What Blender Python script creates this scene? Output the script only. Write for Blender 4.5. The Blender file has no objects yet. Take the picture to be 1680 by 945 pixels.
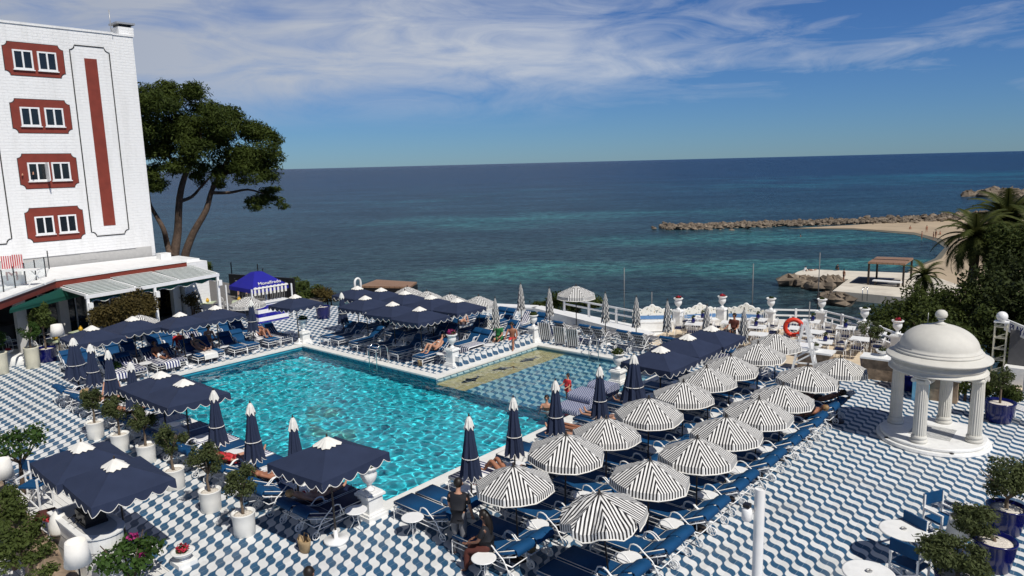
import bpy, math, random
from mathutils import Vector, Matrix
R=math.radians; PI=math.pi
S=bpy.context.scene
COL=S.collection
# ------------------------------------------------------------------ camera
# X runs along the pool's long side, Y along its short side, deck level is z=0
HC=8.5; F=1200.0; PITCH=math.atan(204.6/F); ROLL=R(1.42); T=R(-40.5)
def rot_in(v): return Vector((v[0]*math.cos(T)+v[1]*math.sin(T), -v[0]*math.sin(T)+v[1]*math.cos(T), v[2]))
_f=(0,math.cos(PITCH),-math.sin(PITCH)); _u=(0,math.sin(PITCH),math.cos(PITCH)); _c,_s=math.cos(ROLL),math.sin(ROLL)
AF=rot_in(_f); AR=rot_in((_c,-_u[1]*_s,-_u[2]*_s)); AU=rot_in((_s,_u[1]*_c,_u[2]*_c))
camd=bpy.data.cameras.new('camera'); cam=bpy.data.objects.new('camera',camd); COL.objects.link(cam)
camd.lens=36*F/1680; camd.sensor_width=36; camd.clip_start=.3; camd.clip_end=60000
m=Matrix((AR,AU,-AF)).transposed().to_4x4(); m.translation=Vector((0,0,HC)); cam.matrix_world=m
S.camera=cam
# ------------------------------------------------------------------ sky, sun, exposure
SUN_EL=R(51.5); SUN_AZ=R(-12.5)       # angle from +X
world=bpy.data.worlds.new('World'); S.world=world; world.use_nodes=True
SUN_STRENGTH=4.3; SKY_STRENGTH=.075; SKY_ZEN=1.0
sd=bpy.data.lights.new('sun','SUN'); sd.energy=SUN_STRENGTH; sd.angle=R(.5); sd.color=(1,.955,.88)
sun=bpy.data.objects.new('sun',sd); COL.objects.link(sun)
sdir=Vector((math.cos(SUN_EL)*math.cos(SUN_AZ),math.cos(SUN_EL)*math.sin(SUN_AZ),math.sin(SUN_EL)))
sun.rotation_euler=sdir.to_track_quat('Z','Y').to_euler(); sun.location=(20,-10,40)
S.view_settings.view_transform='Standard'; S.view_settings.look='None'; S.view_settings.gamma=1; S.view_settings.exposure=0
S.view_settings.use_curve_mapping=False
S.cycles.max_bounces=7; S.cycles.transparent_max_bounces=8; S.cycles.caustics_refractive=True; S.cycles.caustics_reflective=False
S.cycles.use_denoising=True
def P(x,y,z=0.0):
    """point of the plane z=const that the photograph shows at x, y"""
    d=AF+AR*((x-840)/F)-AU*((y-472.5)/F); t=(z-HC)/d.z
    return Vector((d.x*t,d.y*t,z))
def PU(x,y,U):
    d=AF+AR*((x-840)/F)-AU*((y-472.5)/F); t=U/d.x
    return Vector((U,d.y*t,HC+d.z*t))
def PD(x,y,depth):
    d=AF+AR*((x-840)/F)-AU*((y-472.5)/F); d=d*(depth/math.hypot(d.x,d.y))
    return Vector((d.x,d.y,HC+d.z))
# ------------------------------------------------------------------ node helpers
class NT:
    def __init__(s,tree): s.t=tree; s.n=tree.nodes; s.l=tree.links
    def new(s,ty,**kw):
        n=s.n.new(ty)
        for k,v in kw.items(): setattr(n,k,v)
        return n
    def link(s,a,b): s.l.new(a,b)
    def put(s,sock,v):
        if hasattr(v,'is_output') or isinstance(v,bpy.types.NodeSocket): s.l.new(v,sock)
        else: sock.default_value=v
    def m(s,op,a,b=None,c=None,clamp=False):
        n=s.new('ShaderNodeMath',operation=op); n.use_clamp=clamp; s.put(n.inputs[0],a)
        if b is not None: s.put(n.inputs[1],b)
        if c is not None: s.put(n.inputs[2],c)
        return n.outputs[0]
    def mix(s,f,a,b,mode='MIX'):
        n=s.new('ShaderNodeMix',data_type='RGBA',blend_type=mode); s.put(n.inputs[0],f)
        for i,v in ((6,a),(7,b)):
            if isinstance(v,tuple) and len(v)==3: v=v+(1,)
            s.put(n.inputs[i],v)
        return n.outputs[2]
    def noise(s,vec,scale,detail=4,rough=.55,dist=0):
        n=s.new('ShaderNodeTexNoise'); n.inputs['Scale'].default_value=scale; n.inputs['Detail'].default_value=detail
        n.inputs['Roughness'].default_value=rough; n.inputs['Distortion'].default_value=dist
        if vec is not None: s.l.new(vec,n.inputs['Vector'])
        return n.outputs['Fac']
    def ramp(s,fac,stops,interp='LINEAR'):
        n=s.new('ShaderNodeValToRGB'); n.color_ramp.interpolation=interp
        e=n.color_ramp.elements
        while len(e)<len(stops): e.new(.5)
        for i,(p,c) in enumerate(stops):
            e[i].position=p; e[i].color=(c,c,c,1) if not isinstance(c,tuple) else c+(1,)
        s.put(n.inputs[0],fac); return n.outputs[0]
    def mapr(s,v,a,b,c=0,d=1):
        n=s.new('ShaderNodeMapRange'); n.clamp=True
        for i,x in enumerate((v,a,b,c,d)): s.put(n.inputs[i],x)
        return n.outputs[0]
    def xyz(s,vec):
        n=s.new('ShaderNodeSeparateXYZ'); s.l.new(vec,n.inputs[0]); return n.outputs
    def comb(s,x,y,z=0.0):
        n=s.new('ShaderNodeCombineXYZ'); s.put(n.inputs[0],x); s.put(n.inputs[1],y); s.put(n.inputs[2],z); return n.outputs[0]
def newmat(name):
    mt=bpy.data.materials.new(name); mt.use_nodes=True; n=NT(mt.node_tree)
    bs=mt.node_tree.nodes['Principled BSDF']; return mt,n,bs
def mat(name,col,rough=.55,metal=0,var=.12,vscale=6,bump=0,bscale=30,spec=.4,sheen=0,obj=True,stain=None):
    mt,n,bs=newmat(name)
    tc=n.new('ShaderNodeTexCoord').outputs['Object'] if obj else n.new('ShaderNodeNewGeometry').outputs['Position']
    f=n.noise(tc,vscale,5)
    lo=tuple(max(0,c*(1-var)) for c in col); hi=tuple(min(1,c*(1+var)) for c in col)
    c=n.mix(n.mapr(f,.3,.7),lo,hi)
    if stain:
        g=n.noise(tc,stain[0],6,.65); c=n.mix(n.mapr(g,.52,.72,0,stain[2]),c,stain[1])
    n.put(bs.inputs['Base Color'],c); bs.inputs['Roughness'].default_value=rough; bs.inputs['Metallic'].default_value=metal
    bs.inputs['Specular IOR Level'].default_value=spec
    if sheen: bs.inputs['Sheen Weight'].default_value=sheen
    if bump:
        b=n.new('ShaderNodeBump'); b.inputs['Strength'].default_value=bump; b.inputs['Distance'].default_value=.02
        n.link(n.noise(tc,bscale,6),b.inputs['Height']); n.link(b.outputs[0],bs.inputs['Normal'])
    return mt
# ---- sky with high thin clouds
def build_world():
    n=NT(world.node_tree); n.n.clear()
    out=n.new('ShaderNodeOutputWorld'); bg=n.new('ShaderNodeBackground'); n.link(bg.outputs[0],out.inputs[0])
    sky=n.new('ShaderNodeTexSky'); sky.sky_type='NISHITA'; sky.sun_disc=False; sky.sun_elevation=SUN_EL; sky.sun_rotation=R(90)-SUN_AZ
    sky.altitude=20; sky.air_density=1.0; sky.dust_density=.05; sky.ozone_density=1.0
    d=n.new('ShaderNodeTexCoord').outputs['Generated']; x,y,z=n.xyz(d)
    # along the view axis and across it, so the cloud bank can lie left of centre
    zz=n.m('MAXIMUM',z,.035)
    fx,fy=math.sin(T),math.cos(T)          # forward
    fwd=n.m('ADD',n.m('MULTIPLY',x,fx),n.m('MULTIPLY',y,fy)); rgt=n.m('ADD',n.m('MULTIPLY',x,fy),n.m('MULTIPLY',y,-fx))
    px=n.m('DIVIDE',rgt,zz); py=n.m('DIVIDE',fwd,zz)
    el=n.m('DIVIDE',z,n.m('SQRT',n.m('ADD',n.m('MULTIPLY',x,x),n.m('MULTIPLY',y,y))))
    az=n.m('ARCTAN2',rgt,fwd)
    v=n.comb(n.m('MULTIPLY',az,2.0),n.m('MULTIPLY',n.m('SUBTRACT',el,n.m('MULTIPLY',az,.10)),9.0),0)
    big=n.noise(v,1.05,4,.55,.5)
    v2=n.comb(n.m('MULTIPLY',az,4.6),n.m('MULTIPLY',n.m('ADD',el,n.m('MULTIPLY',az,.02)),19.0),3)
    fine=n.noise(v2,1.5,10,.64,.9)
    # the bank: a soft band sloping down to the right, densest left of centre
    top=n.mapr(el,.045,.11,0,1)
    cen=n.m('ADD',.135,n.m('MULTIPLY',az,.015)); band=n.m('POWER',2.718,n.m('MULTIPLY',n.m('POWER',n.m('DIVIDE',n.m('SUBTRACT',el,cen),.062),2.0),-1.0))
    azw=n.mapr(az,.12,.66,1,.12)
    left=n.mapr(az,-.5,.25,.46,-.05)
    hi=n.mapr(el,.16,.30,0,.22)
    dens=n.m('ADD',n.m('MULTIPLY',n.m('MULTIPLY',band,azw),.40),n.m('ADD',left,n.m('MULTIPLY',hi,azw)))
    dens=n.m('ADD',dens,n.m('ADD',n.m('MULTIPLY',n.m('SUBTRACT',big,.5),1.5),n.m('MULTIPLY',n.m('SUBTRACT',fine,.5),1.1)))
    cov=n.m('MULTIPLY',n.mapr(dens,.05,.75,0,1),top)
    cov=n.m('MULTIPLY',cov,n.mapr(el,.38,.8,.85,.12))
    skyc=n.mix(1.0,sky.outputs[0],(.28,.515,.95),'MULTIPLY')
    # deep blue towards the zenith
    deep=n.mapr(el,.42,1.3,1,.26); skyc=n.mix(1.0,skyc,n.comb(deep,deep,deep),'MULTIPLY')
    grey=n.mix(n.mapr(az,-.5,.15),(5.7,6.1,6.9),(8.3,8.7,9.3))
    c=n.mix(cov,skyc,grey)
    n.put(bg.inputs[0],c); bg.inputs[1].default_value=SKY_STRENGTH
build_world()
# ------------------------------------------------------------------ mesh builder
class MB:
    def __init__(s): s.v=[]; s.f=[]; s.mi=[]; s.sm=[]; s.cur=0; s.uv={}
    def face(s,idx,sm=False,uv=None):
        if uv is not None: s.uv[len(s.f)]=uv
        s.f.append(tuple(idx)); s.mi.append(s.cur); s.sm.append(sm)
    def vs(s,pts):
        b=len(s.v); s.v.extend([tuple(p) for p in pts]); return b
    def m(s,i): s.cur=i; return s
    def box(s,c,d,rz=0,rx=0,ry=0):
        M=Matrix.Translation(c)@Matrix.Rotation(rz,4,'Z')@Matrix.Rotation(ry,4,'Y')@Matrix.Rotation(rx,4,'X')
        b=s.vs([M@Vector((sx*d[0]/2,sy*d[1]/2,sz*d[2]/2)) for sx in(-1,1) for sy in(-1,1) for sz in(-1,1)])
        for q in((0,1,3,2),(4,6,7,5),(0,4,5,1),(2,3,7,6),(0,2,6,4),(1,5,7,3)): s.face([b+i for i in q])
        return s
    def bar(s,p,q,w,h=None):
        """box section from p to q, width across, height up"""
        p=Vector(p);q=Vector(q);h=h or w;d=(q-p).normalized();up=Vector((0,0,1))
        if abs(d.z)>.95: up=Vector((1,0,0))
        a=d.cross(up).normalized();c=a.cross(d)
        b=s.vs([e+a*(w/2*i)+c*(h/2*j) for e in(p,q) for i,j in((-1,-1),(1,-1),(1,1),(-1,1))])
        for i in range(4): s.face((b+i,b+(i+1)%4,b+4+(i+1)%4,b+4+i))
        s.face((b+3,b+2,b+1,b)); s.face((b+4,b+5,b+6,b+7)); return s
    def tube(s,pts,r,n=6,closed=False,caps=True,r1=None):
        pts=[Vector(p) for p in pts];N=len(pts);rings=[]
        prev=None
        for i,p in enumerate(pts):
            if closed: d=pts[(i+1)%N]-pts[i-1]
            else: d=pts[min(i+1,N-1)]-pts[max(i-1,0)]
            if d.length<1e-9: d=Vector((0,0,1))
            d.normalize()
            if prev is None:
                a=d.cross(Vector((0,0,1)) if abs(d.z)<.9 else Vector((1,0,0))).normalized()
            else:
                a=(prev-d*prev.dot(d))
                a=a.normalized() if a.length>1e-6 else d.orthogonal().normalized()
            prev=a;c=d.cross(a)
            if isinstance(r,(list,tuple)): rr=r[i]
            else: rr=r if r1 is None else r+(r1-r)*i/max(1,N-1)
            rings.append(s.vs([p+a*(rr*math.cos(2*PI*k/n))+c*(rr*math.sin(2*PI*k/n)) for k in range(n)]))
        for i in range(N if closed else N-1):
            A=rings[i];B=rings[(i+1)%N]
            for k in range(n): s.face((A+k,A+(k+1)%n,B+(k+1)%n,B+k),True)
        if caps and not closed:
            s.face([rings[0]+k for k in range(n-1,-1,-1)]); s.face([rings[-1]+k for k in range(n)])
        return s
    def lathe(s,prof,n=16,c=(0,0,0),sm=True,flute=0,sy=1):
        rings=[]
        for r,z in prof:
            ring=[]
            for k in range(n):
                a=2*PI*k/n; rr=r*(1-(flute if k%2 else 0)); ring.append((c[0]+rr*math.cos(a),c[1]+sy*rr*math.sin(a),c[2]+z))
            rings.append(s.vs(ring))
        for A,B in zip(rings,rings[1:]):
            for k in range(n): s.face((A+k,A+(k+1)%n,B+(k+1)%n,B+k),sm)
        s.face([rings[0]+k for k in range(n-1,-1,-1)]); s.face([rings[-1]+k for k in range(n)])
        return s
    def prism(s,poly,z0,z1,sm=False):
        n=len(poly);b=s.vs([(p[0],p[1],z0) for p in poly]+[(p[0],p[1],z1) for p in poly])
        s.face([b+i for i in range(n-1,-1,-1)]); s.face([b+n+i for i in range(n)])
        for i in range(n): s.face((b+i,b+(i+1)%n,b+n+(i+1)%n,b+n+i),sm)
        return s
    def extrude(s,poly,off,sm=False):
        """flat polygon (3-D points) given thickness along off"""
        n=len(poly);off=Vector(off);b=s.vs([Vector(p) for p in poly]+[Vector(p)+off for p in poly])
        s.face([b+i for i in range(n-1,-1,-1)]); s.face([b+n+i for i in range(n)])
        for i in range(n): s.face((b+i,b+(i+1)%n,b+n+(i+1)%n,b+n+i),sm)
        return s
    def ball(s,c,r,n=10,m=6,sz=1):
        prof=[(max(1e-4,r*math.sin(PI*i/m)),-r*sz*math.cos(PI*i/m)) for i in range(m+1)]
        return s.lathe(prof,n,c)
    def torus(s,c,R0,r,axis='Z',n=20,k=6,sc=(1,1)):
        pts=[]
        for i in range(n):
            a=2*PI*i/n;x=R0*sc[0]*math.cos(a);y=R0*sc[1]*math.sin(a)
            pts.append(Vector(c)+(Vector((x,y,0)) if axis=='Z' else Vector((x,0,y)) if axis=='Y' else Vector((0,x,y))))
        return s.tube(pts,r,k,closed=True)
    def sweep(s,path,sec,sm=True):
        """section (list of (y,n)) carried along a path in the xz plane; n is the path normal"""
        path=[Vector(p) for p in path];N=len(path);k=len(sec);rings=[]
        for i,p in enumerate(path):
            d=(path[min(i+1,N-1)]-path[max(i-1,0)]).normalized();nn=Vector((-d.z,0,d.x))
            rings.append(s.vs([p+Vector((0,y,0))+nn*h for y,h in sec]))
        for A,B in zip(rings,rings[1:]):
            for j in range(k): s.face((A+j,B+j,B+(j+1)%k,A+(j+1)%k),sm)
        s.face([rings[0]+j for j in range(k)]); s.face([rings[-1]+j for j in range(k-1,-1,-1)])
        return s
    def add(s,o,M=None):
        b=len(s.v); s.v.extend([tuple(M@Vector(p)) if M else p for p in o.v])
        for i,f in enumerate(o.f):
            if i in o.uv: s.uv[len(s.f)]=o.uv[i]
            s.f.append(tuple(b+k for k in f)); s.mi.append(o.mi[i]); s.sm.append(o.sm[i])
        return s
    def mesh(s,name,mats):
        me=bpy.data.meshes.new(name); me.from_pydata(s.v,[],s.f)
        if not isinstance(mats,(list,tuple)): mats=[mats]
        for mt in mats: me.materials.append(mt)
        me.polygons.foreach_set('material_index',s.mi); me.polygons.foreach_set('use_smooth',s.sm)
        if s.uv:
            L=me.uv_layers.new(name='UVMap')
            for i,p in enumerate(me.polygons):
                if i in s.uv:
                    for li,c in zip(p.loop_indices,s.uv[i]): L.data[li].uv=c
        me.update(); return me
def sec_round(w,h,r,base=0):
    """rounded rectangle section, width w, from base to base+h"""
    o=[];k=3
    for cx,cy,a0 in((w/2-r,base+h-r,0),(-w/2+r,base+h-r,90),(-w/2+r,base+r,180),(w/2-r,base+r,270)):
        for i in range(k+1):
            a=R(a0+90*i/k); o.append((cx+r*math.cos(a),cy+r*math.sin(a)))
    return o
# ------------------------------------------------------------------ objects
def props(o,label=None,cat=None,group=None,kind=None):
    if label: o['label']=label
    if cat: o['category']=cat
    if group: o['group']=group
    if kind: o['kind']=kind
    return o
def thing(name,label,cat,loc=(0,0,0),rz=0,group=None,sc=1):
    o=bpy.data.objects.new(name,None); COL.objects.link(o); o.location=loc; o.rotation_euler=(0,0,rz); o.empty_display_size=.2
    if sc!=1: o.scale=(sc,sc,sc)
    return props(o,label,cat,group)
def obj(name,mb,mats,parent=None,loc=None,rot=None):
    me=mb.mesh(name,mats) if isinstance(mb,MB) else mb
    o=bpy.data.objects.new(name,me); COL.objects.link(o)
    if parent: o.parent=parent; KIDS.setdefault(parent.name,[]).append(o)
    if loc is not None: o.location=loc
    if rot is not None: o.rotation_euler=rot
    return o
def single(name,mb,mats,label,cat,group=None,loc=None,rz=0,kind=None):
    o=obj(name,mb,mats,None,loc,(0,0,rz)); return props(o,label,cat,group,kind)
def struct(name,mb,mats): return props(obj(name,mb,mats),None,None,None,'structure')
KIDS={}
def kids(o): return KIDS.get(o.name,[])
def dup(o,loc=None,rz=None,label=None,parent=None,sc=None,group=None):
    c=o.copy(); COL.objects.link(c)
    if parent: c.parent=parent; KIDS.setdefault(parent.name,[]).append(c)
    if loc is not None: c.location=loc
    if rz is not None: c.rotation_euler=(0,0,rz)
    if sc is not None: c.scale=(sc,sc,sc) if not isinstance(sc,(tuple,list)) else sc
    if label: c['label']=label
    if group: c['group']=group
    for k in kids(o): dup(k,parent=c)
    return c
class Proto:
    """first use moves the built thing itself, later uses copy it with its parts"""
    def __init__(s,root): s.r=root; s.used=False
    def put(s,loc,rz=0,label=None,sc=None,group=None):
        if not s.used:
            s.used=True;o=s.r;o.location=loc;o.rotation_euler=(0,0,rz)
            if label:o['label']=label
            if group:o['group']=group
            if sc is not None:o.scale=(sc,sc,sc) if not isinstance(sc,(tuple,list)) else sc
            return o
        return dup(s.r,loc,rz,label,None,sc if sc is not None else 1,group)
ORD=['first','second','third','fourth','fifth','sixth','seventh','eighth','ninth','tenth','eleventh','twelfth','thirteenth','fourteenth','fifteenth','sixteenth','seventeenth','eighteenth','nineteenth','twentieth']
def textmesh(txt,size,depth=.01,font_shear=0,align='CENTER'):
    cu=bpy.data.curves.new('text','FONT'); cu.body=txt; cu.size=size; cu.extrude=depth; cu.align_x=align; cu.align_y='CENTER'; cu.shear=font_shear
    o=bpy.data.objects.new('text',cu); COL.objects.link(o); bpy.context.view_layer.update()
    me=bpy.data.meshes.new_from_object(o.evaluated_get(bpy.context.evaluated_depsgraph_get()))
    bpy.data.objects.remove(o); bpy.data.curves.remove(cu); return me
# ------------------------------------------------------------------ materials
def tile_mat(name,white=(.76,.77,.77),blue=(.027,.088,.170),axes='xy',wet=False,per=.383):
    mt,n,bs=newmat(name)
    pos=n.new('ShaderNodeNewGeometry').outputs['Position']; x,y,z=n.xyz(pos)
    a={'x':x,'y':y,'z':z}[axes[0]]; b={'x':x,'y':y,'z':z}[axes[1]]
    pu=n.m('DIVIDE',n.m('ADD',a,12.331),per); pv=n.m('DIVIDE',n.m('SUBTRACT',b,10.099),per)
    cu=n.m('MULTIPLY',n.m('SUBTRACT',n.m('FRACT',n.m('ADD',pu,100.5)),.5),2)
    arc=n.m('MULTIPLY',n.m('SUBTRACT',1,n.m('SQRT',n.m('MAXIMUM',n.m('SUBTRACT',1,n.m('MULTIPLY',cu,cu)),0))),.5)
    f=n.m('MULTIPLY',n.m('SIGN',cu),arc)
    tf=n.m('ADD',n.m('ADD',pv,f),100.25); t=n.m('FRACT',tf)
    isb=n.m('LESS_THAN',n.m('ABSOLUTE',n.m('SUBTRACT',t,.25)),.235)
    cell=n.comb(n.m('FLOOR',n.m('ADD',n.m('MULTIPLY',pu,2),200)),n.m('FLOOR',n.m('MULTIPLY',tf,2)),0)
    wn=n.new('ShaderNodeTexWhiteNoise'); n.link(cell,wn.inputs['Vector']); rnd=wn.outputs['Value']
    d1=n.noise(pos,.55,5,.6); d2=n.noise(pos,9,5,.65)
    wv=n.mapr(n.m('ADD',n.m('MULTIPLY',rnd,.5),n.m('ADD',n.m('MULTIPLY',d1,.9),n.m('MULTIPLY',d2,.55))),.45,1.3)
    w=n.mix(wv,tuple(c*k for c,k in zip(white,(.80,.80,.79))),white)
    bl=n.mix(wv,tuple(c*.78 for c in blue),tuple(min(1,c*1.22) for c in blue))
    c=n.mix(isb,w,bl)
    joint=n.m('MULTIPLY',n.m('LESS_THAN',n.m('ABSOLUTE',cu),.022),isb)
    c=n.mix(n.m('MULTIPLY',joint,.5),c,(.45,.50,.55))
    edge=n.m('LESS_THAN',n.m('ABSOLUTE',n.m('SUBTRACT',n.m('ABSOLUTE',n.m('SUBTRACT',t,.25)),.235)),.02)
    grout=n.m('MAXIMUM',n.m('MULTIPLY',n.m('GREATER_THAN',n.m('ABSOLUTE',cu),.965),.6),n.m('MULTIPLY',edge,.45))
    c=n.mix(grout,c,(.10,.14,.18))
    g=n.noise(pos,.9,7,.7); c=n.mix(n.mapr(g,.50,.78,0,.34),c,(.30,.29,.26))
    if wet: c=n.mix(.35,c,(.30,.62,.70))
    n.put(bs.inputs['Base Color'],c); n.put(bs.inputs['Roughness'],n.mapr(d2,.3,.7,.35,.6)); bs.inputs['Specular IOR Level'].default_value=.35
    bmp=n.new('ShaderNodeBump'); bmp.inputs['Strength'].default_value=.25; bmp.inputs['Distance'].default_value=.004
    n.link(n.m('SUBTRACT',1,grout),bmp.inputs['Height']); n.link(bmp.outputs[0],bs.inputs['Normal'])
    return mt
M={}
M['tile']=tile_mat('wave_tiles')
M['tile_v']=tile_mat('wave_tiles_upright',axes='yz')
M['white']=mat('white_paint',(.80,.80,.78),.45,var=.05,stain=(2.0,(.50,.48,.44),.35))
M['white_rail']=mat('white_enamel',(.80,.80,.79),.3,var=.04,spec=.5)
M['stucco']=mat('white_stucco',(.80,.80,.79),.8,var=.05,vscale=1.2,bump=.5,bscale=9,stain=(.35,(.62,.61,.59),.5))
def brick_stucco():
    mt=M['stucco']; n=NT(mt.node_tree); bs=mt.node_tree.nodes['Principled BSDF']; tc=n.new('ShaderNodeTexCoord').outputs['Object']; x,y,z=n.xyz(tc)
    br=n.new('ShaderNodeTexBrick'); br.inputs['Scale'].default_value=1
    for k,v in (('Brick Width',.5),('Row Height',.16),('Mortar Size',.012),('Mortar Smooth',.6)): br.inputs[k].default_value=v
    n.link(n.comb(y,z,x),br.inputs['Vector']); g=n.noise(tc,7,6,.7); w=n.comb(n.m('MULTIPLY',y,2.2),n.m('MULTIPLY',z,.35),x); run=n.noise(w,1.0,5,.65)
    b=n.new('ShaderNodeBump'); b.inputs['Strength'].default_value=.55; b.inputs['Distance'].default_value=.03
    n.link(n.m('ADD',n.m('MULTIPLY',br.outputs['Fac'],-.8),n.m('MULTIPLY',g,.9)),b.inputs['Height']); n.link(b.outputs[0],bs.inputs['Normal'])
    c=n.mix(n.mapr(run,.48,.75,0,.30),(.80,.80,.79),(.52,.51,.48)); c=n.mix(n.mapr(g,.45,.7,0,.16),c,(.60,.59,.57)); n.put(bs.inputs['Base Color'],c)
brick_stucco()
M['coping']=mat('coping_stone',(.74,.74,.71),.55,var=.07,vscale=3,stain=(1.6,(.5,.5,.47),.4))
M['grey_wall']=mat('grey_render',(.46,.45,.43),.8,var=.06,bump=.2)
M['red']=mat('brick_red_paint',(.20,.034,.020),.6,var=.12,vscale=2)
M['dark_line']=mat('dark_line_paint',(.03,.03,.03),.6)
M['black']=mat('black_metal',(.012,.012,.014),.4)
M['navy_fab']=mat('navy_canvas',(.026,.036,.072),.75,var=.10,vscale=2.2,bump=.15,bscale=60,spec=.15)
M['cap_fab']=mat('white_canvas',(.74,.72,.67),.8,var=.06,spec=.15)
M['cushion']=mat('blue_cushion_cloth',(.005,.055,.150),.7,var=.16,vscale=2.5,bump=.2,bscale=50,spec=.2)
M['cushion_dark']=mat('navy_cushion_cloth',(.010,.016,.055),.7,var=.15,vscale=2.5,spec=.2)
M['pole']=mat('dark_wood_pole',(.035,.026,.022),.45)
M['steel']=mat('polished_steel',(.6,.6,.6),.2,1)
M['thin_post']=mat('weathered_post',(.16,.16,.16),.5)
M['grey_metal']=mat('grey_metal',(.42,.42,.42),.4,.4)
M['glass_dark']=mat('dark_window_glass',(.012,.015,.018),.06,var=.3,vscale=.8,spec=.6)
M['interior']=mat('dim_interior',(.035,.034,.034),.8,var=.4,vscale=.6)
M['floor_in']=mat('terrace_floor',(.16,.15,.14),.7,var=.2)
M['sand_floor']=mat('sandy_terrace_floor',(.60,.50,.37),.85,var=.13,vscale=1.3,stain=(.8,(.40,.32,.23),.5),bump=.2)
M['sand']=mat('beach_sand',(.40,.315,.215),.9,var=.16,vscale=.12,obj=False)
M['concrete']=mat('pier_concrete',(.62,.57,.48),.85,var=.12,vscale=.35,stain=(.25,(.36,.31,.25),.6),obj=False)
M['rock']=mat('shore_rock',(.17,.135,.10),.9,var=.65,vscale=.4,bump=.6,bscale=3,obj=False)
M['stone']=mat('rough_stone_wall',(.26,.19,.13),.9,var=.45,vscale=3.5,bump=.8,bscale=7)
M['earth']=mat('dry_earth',(.17,.13,.085),.95,var=.35,vscale=.3,obj=False)
M['wood']=mat('brown_wood_slats',(.24,.13,.075),.75,var=.25,vscale=4)
M['stonew']=mat('pale_cast_stone',(.60,.585,.535),.7,var=.07,vscale=2.5,stain=(1.2,(.42,.40,.36),.45))
M['blue_pot']=mat('cobalt_glaze',(.003,.005,.085),.18,var=.2,vscale=2,spec=.6)
M['pot_white']=mat('white_pot',(.76,.75,.71),.5,var=.05,stain=(3,(.55,.52,.46),.4))
M['pot_cream']=mat('cream_pot',(.60,.57,.45),.5,var=.06)
M['gravel']=mat('pale_gravel',(.62,.57,.50),.9,var=.4,vscale=40)
M['bark']=mat('bark',(.085,.058,.042),.95,var=.4,vscale=5,bump=.9,bscale=14)
M['twig']=mat('olive_twig',(.14,.105,.075),.9,var=.3)
M['skin']=mat('skin',(.47,.25,.165),.5,var=.08,vscale=8,spec=.3)
M['skin_tan']=mat('tanned_skin',(.33,.145,.085),.5,var=.08,vscale=8,spec=.3)
M['skin_dark']=mat('brown_skin',(.20,.095,.06),.5,var=.08,vscale=8)
M['hair']=mat('dark_hair',(.012,.008,.006),.5,var=.3)
M['hair_blond']=mat('fair_hair',(.28,.17,.075),.5,var=.3)
M['cl_black']=mat('black_cloth',(.010,.011,.016),.8)
M['cl_white']=mat('white_cloth',(.75,.75,.74),.8,var=.06)
M['cl_grey']=mat('grey_trouser_cloth',(.17,.17,.18),.8,var=.15)
M['cl_brown']=mat('brown_trouser_cloth',(.085,.022,.016),.8,var=.15)
M['cl_red']=mat('red_swim_cloth',(.50,.030,.035),.7)
M['cl_green']=mat('green_cloth',(.02,.17,.05),.8)
M['straw']=mat('straw_hat',(.34,.24,.13),.85,var=.2)
M['lips']=mat('lips',(.28,.08,.07),.5)
M['orange']=mat('orange_life_ring',(.66,.045,.018),.45,var=.08)
M['tent_blue']=mat('royal_blue_canvas',(.007,.008,.25),.7,var=.08,vscale=1.5)
M['green_awn']=mat('green_awning_canvas',(.006,.085,.058),.75,var=.08)
M['slat_green']=mat('pale_pergola_slat',(.60,.63,.60),.5)
M['red_seat']=mat('red_striped_cloth',(.55,.05,.06),.7)
M['flower_red']=mat('red_petals',(.40,.012,.04),.7,var=.4,vscale=20)
M['flower_pink']=mat('magenta_petals',(.33,.02,.14),.7,var=.5,vscale=20)
M['yellow']=mat('yellow_glaze',(.62,.36,.03),.3)
M['table_green']=mat('pale_green_table',(.50,.56,.38),.5)
M['planks']=None
def plank_mat(name,col,w,axis,gap=(.22,.22,.22)):
    mt,n,bs=newmat(name); pos=n.new('ShaderNodeNewGeometry').outputs['Position']; q=n.xyz(pos)[axis]
    fr=n.m('FRACT',n.m('ADD',n.m('DIVIDE',q,w),500)); idx=n.m('FLOOR',n.m('ADD',n.m('DIVIDE',q,w),500))
    wn=n.new('ShaderNodeTexWhiteNoise',noise_dimensions='1D'); n.link(idx,wn.inputs['W'])
    c=n.mix(wn.outputs['Value'],tuple(v*.88 for v in col),col); c=n.mix(n.mapr(n.noise(pos,3,6,.7),.5,.75,0,.35),c,tuple(v*.6 for v in col))
    c=n.mix(n.m('LESS_THAN',fr,.07),c,gap); n.put(bs.inputs['Base Color'],c); bs.inputs['Roughness'].default_value=.6; return mt
M['planks']=plank_mat('white_deck_boards',(.76,.75,.72),.14,1)
M['brown_planks']=plank_mat('brown_roof_boards',(.30,.175,.105),.16,1,(.05,.03,.02))
def stripe_uv(name,a,b,period,duty=.5,axis=0,rough=.75):
    """stripes along the mesh's UV coordinate (metres)"""
    mt,n,bs=newmat(name); uv=n.new('ShaderNodeUVMap').outputs[0]; q=n.xyz(uv)[axis]
    f=n.m('FRACT',n.m('ADD',n.m('DIVIDE',q,period),50+duty/2)); s=n.m('LESS_THAN',f,duty)
    tc=n.new('ShaderNodeTexCoord').outputs['Object']; dirt=n.mapr(n.noise(tc,4,5,.6),.4,.75,0,.2)
    c=n.mix(s,b,a); c=n.mix(dirt,c,(.36,.34,.31)); n.put(bs.inputs['Base Color'],c); bs.inputs['Roughness'].default_value=rough; bs.inputs['Specular IOR Level'].default_value=.15
    return mt
M['stripe_fab']=stripe_uv('black_white_canvas',(.012,.012,.016),(.80,.79,.76),.072,.50)
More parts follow.
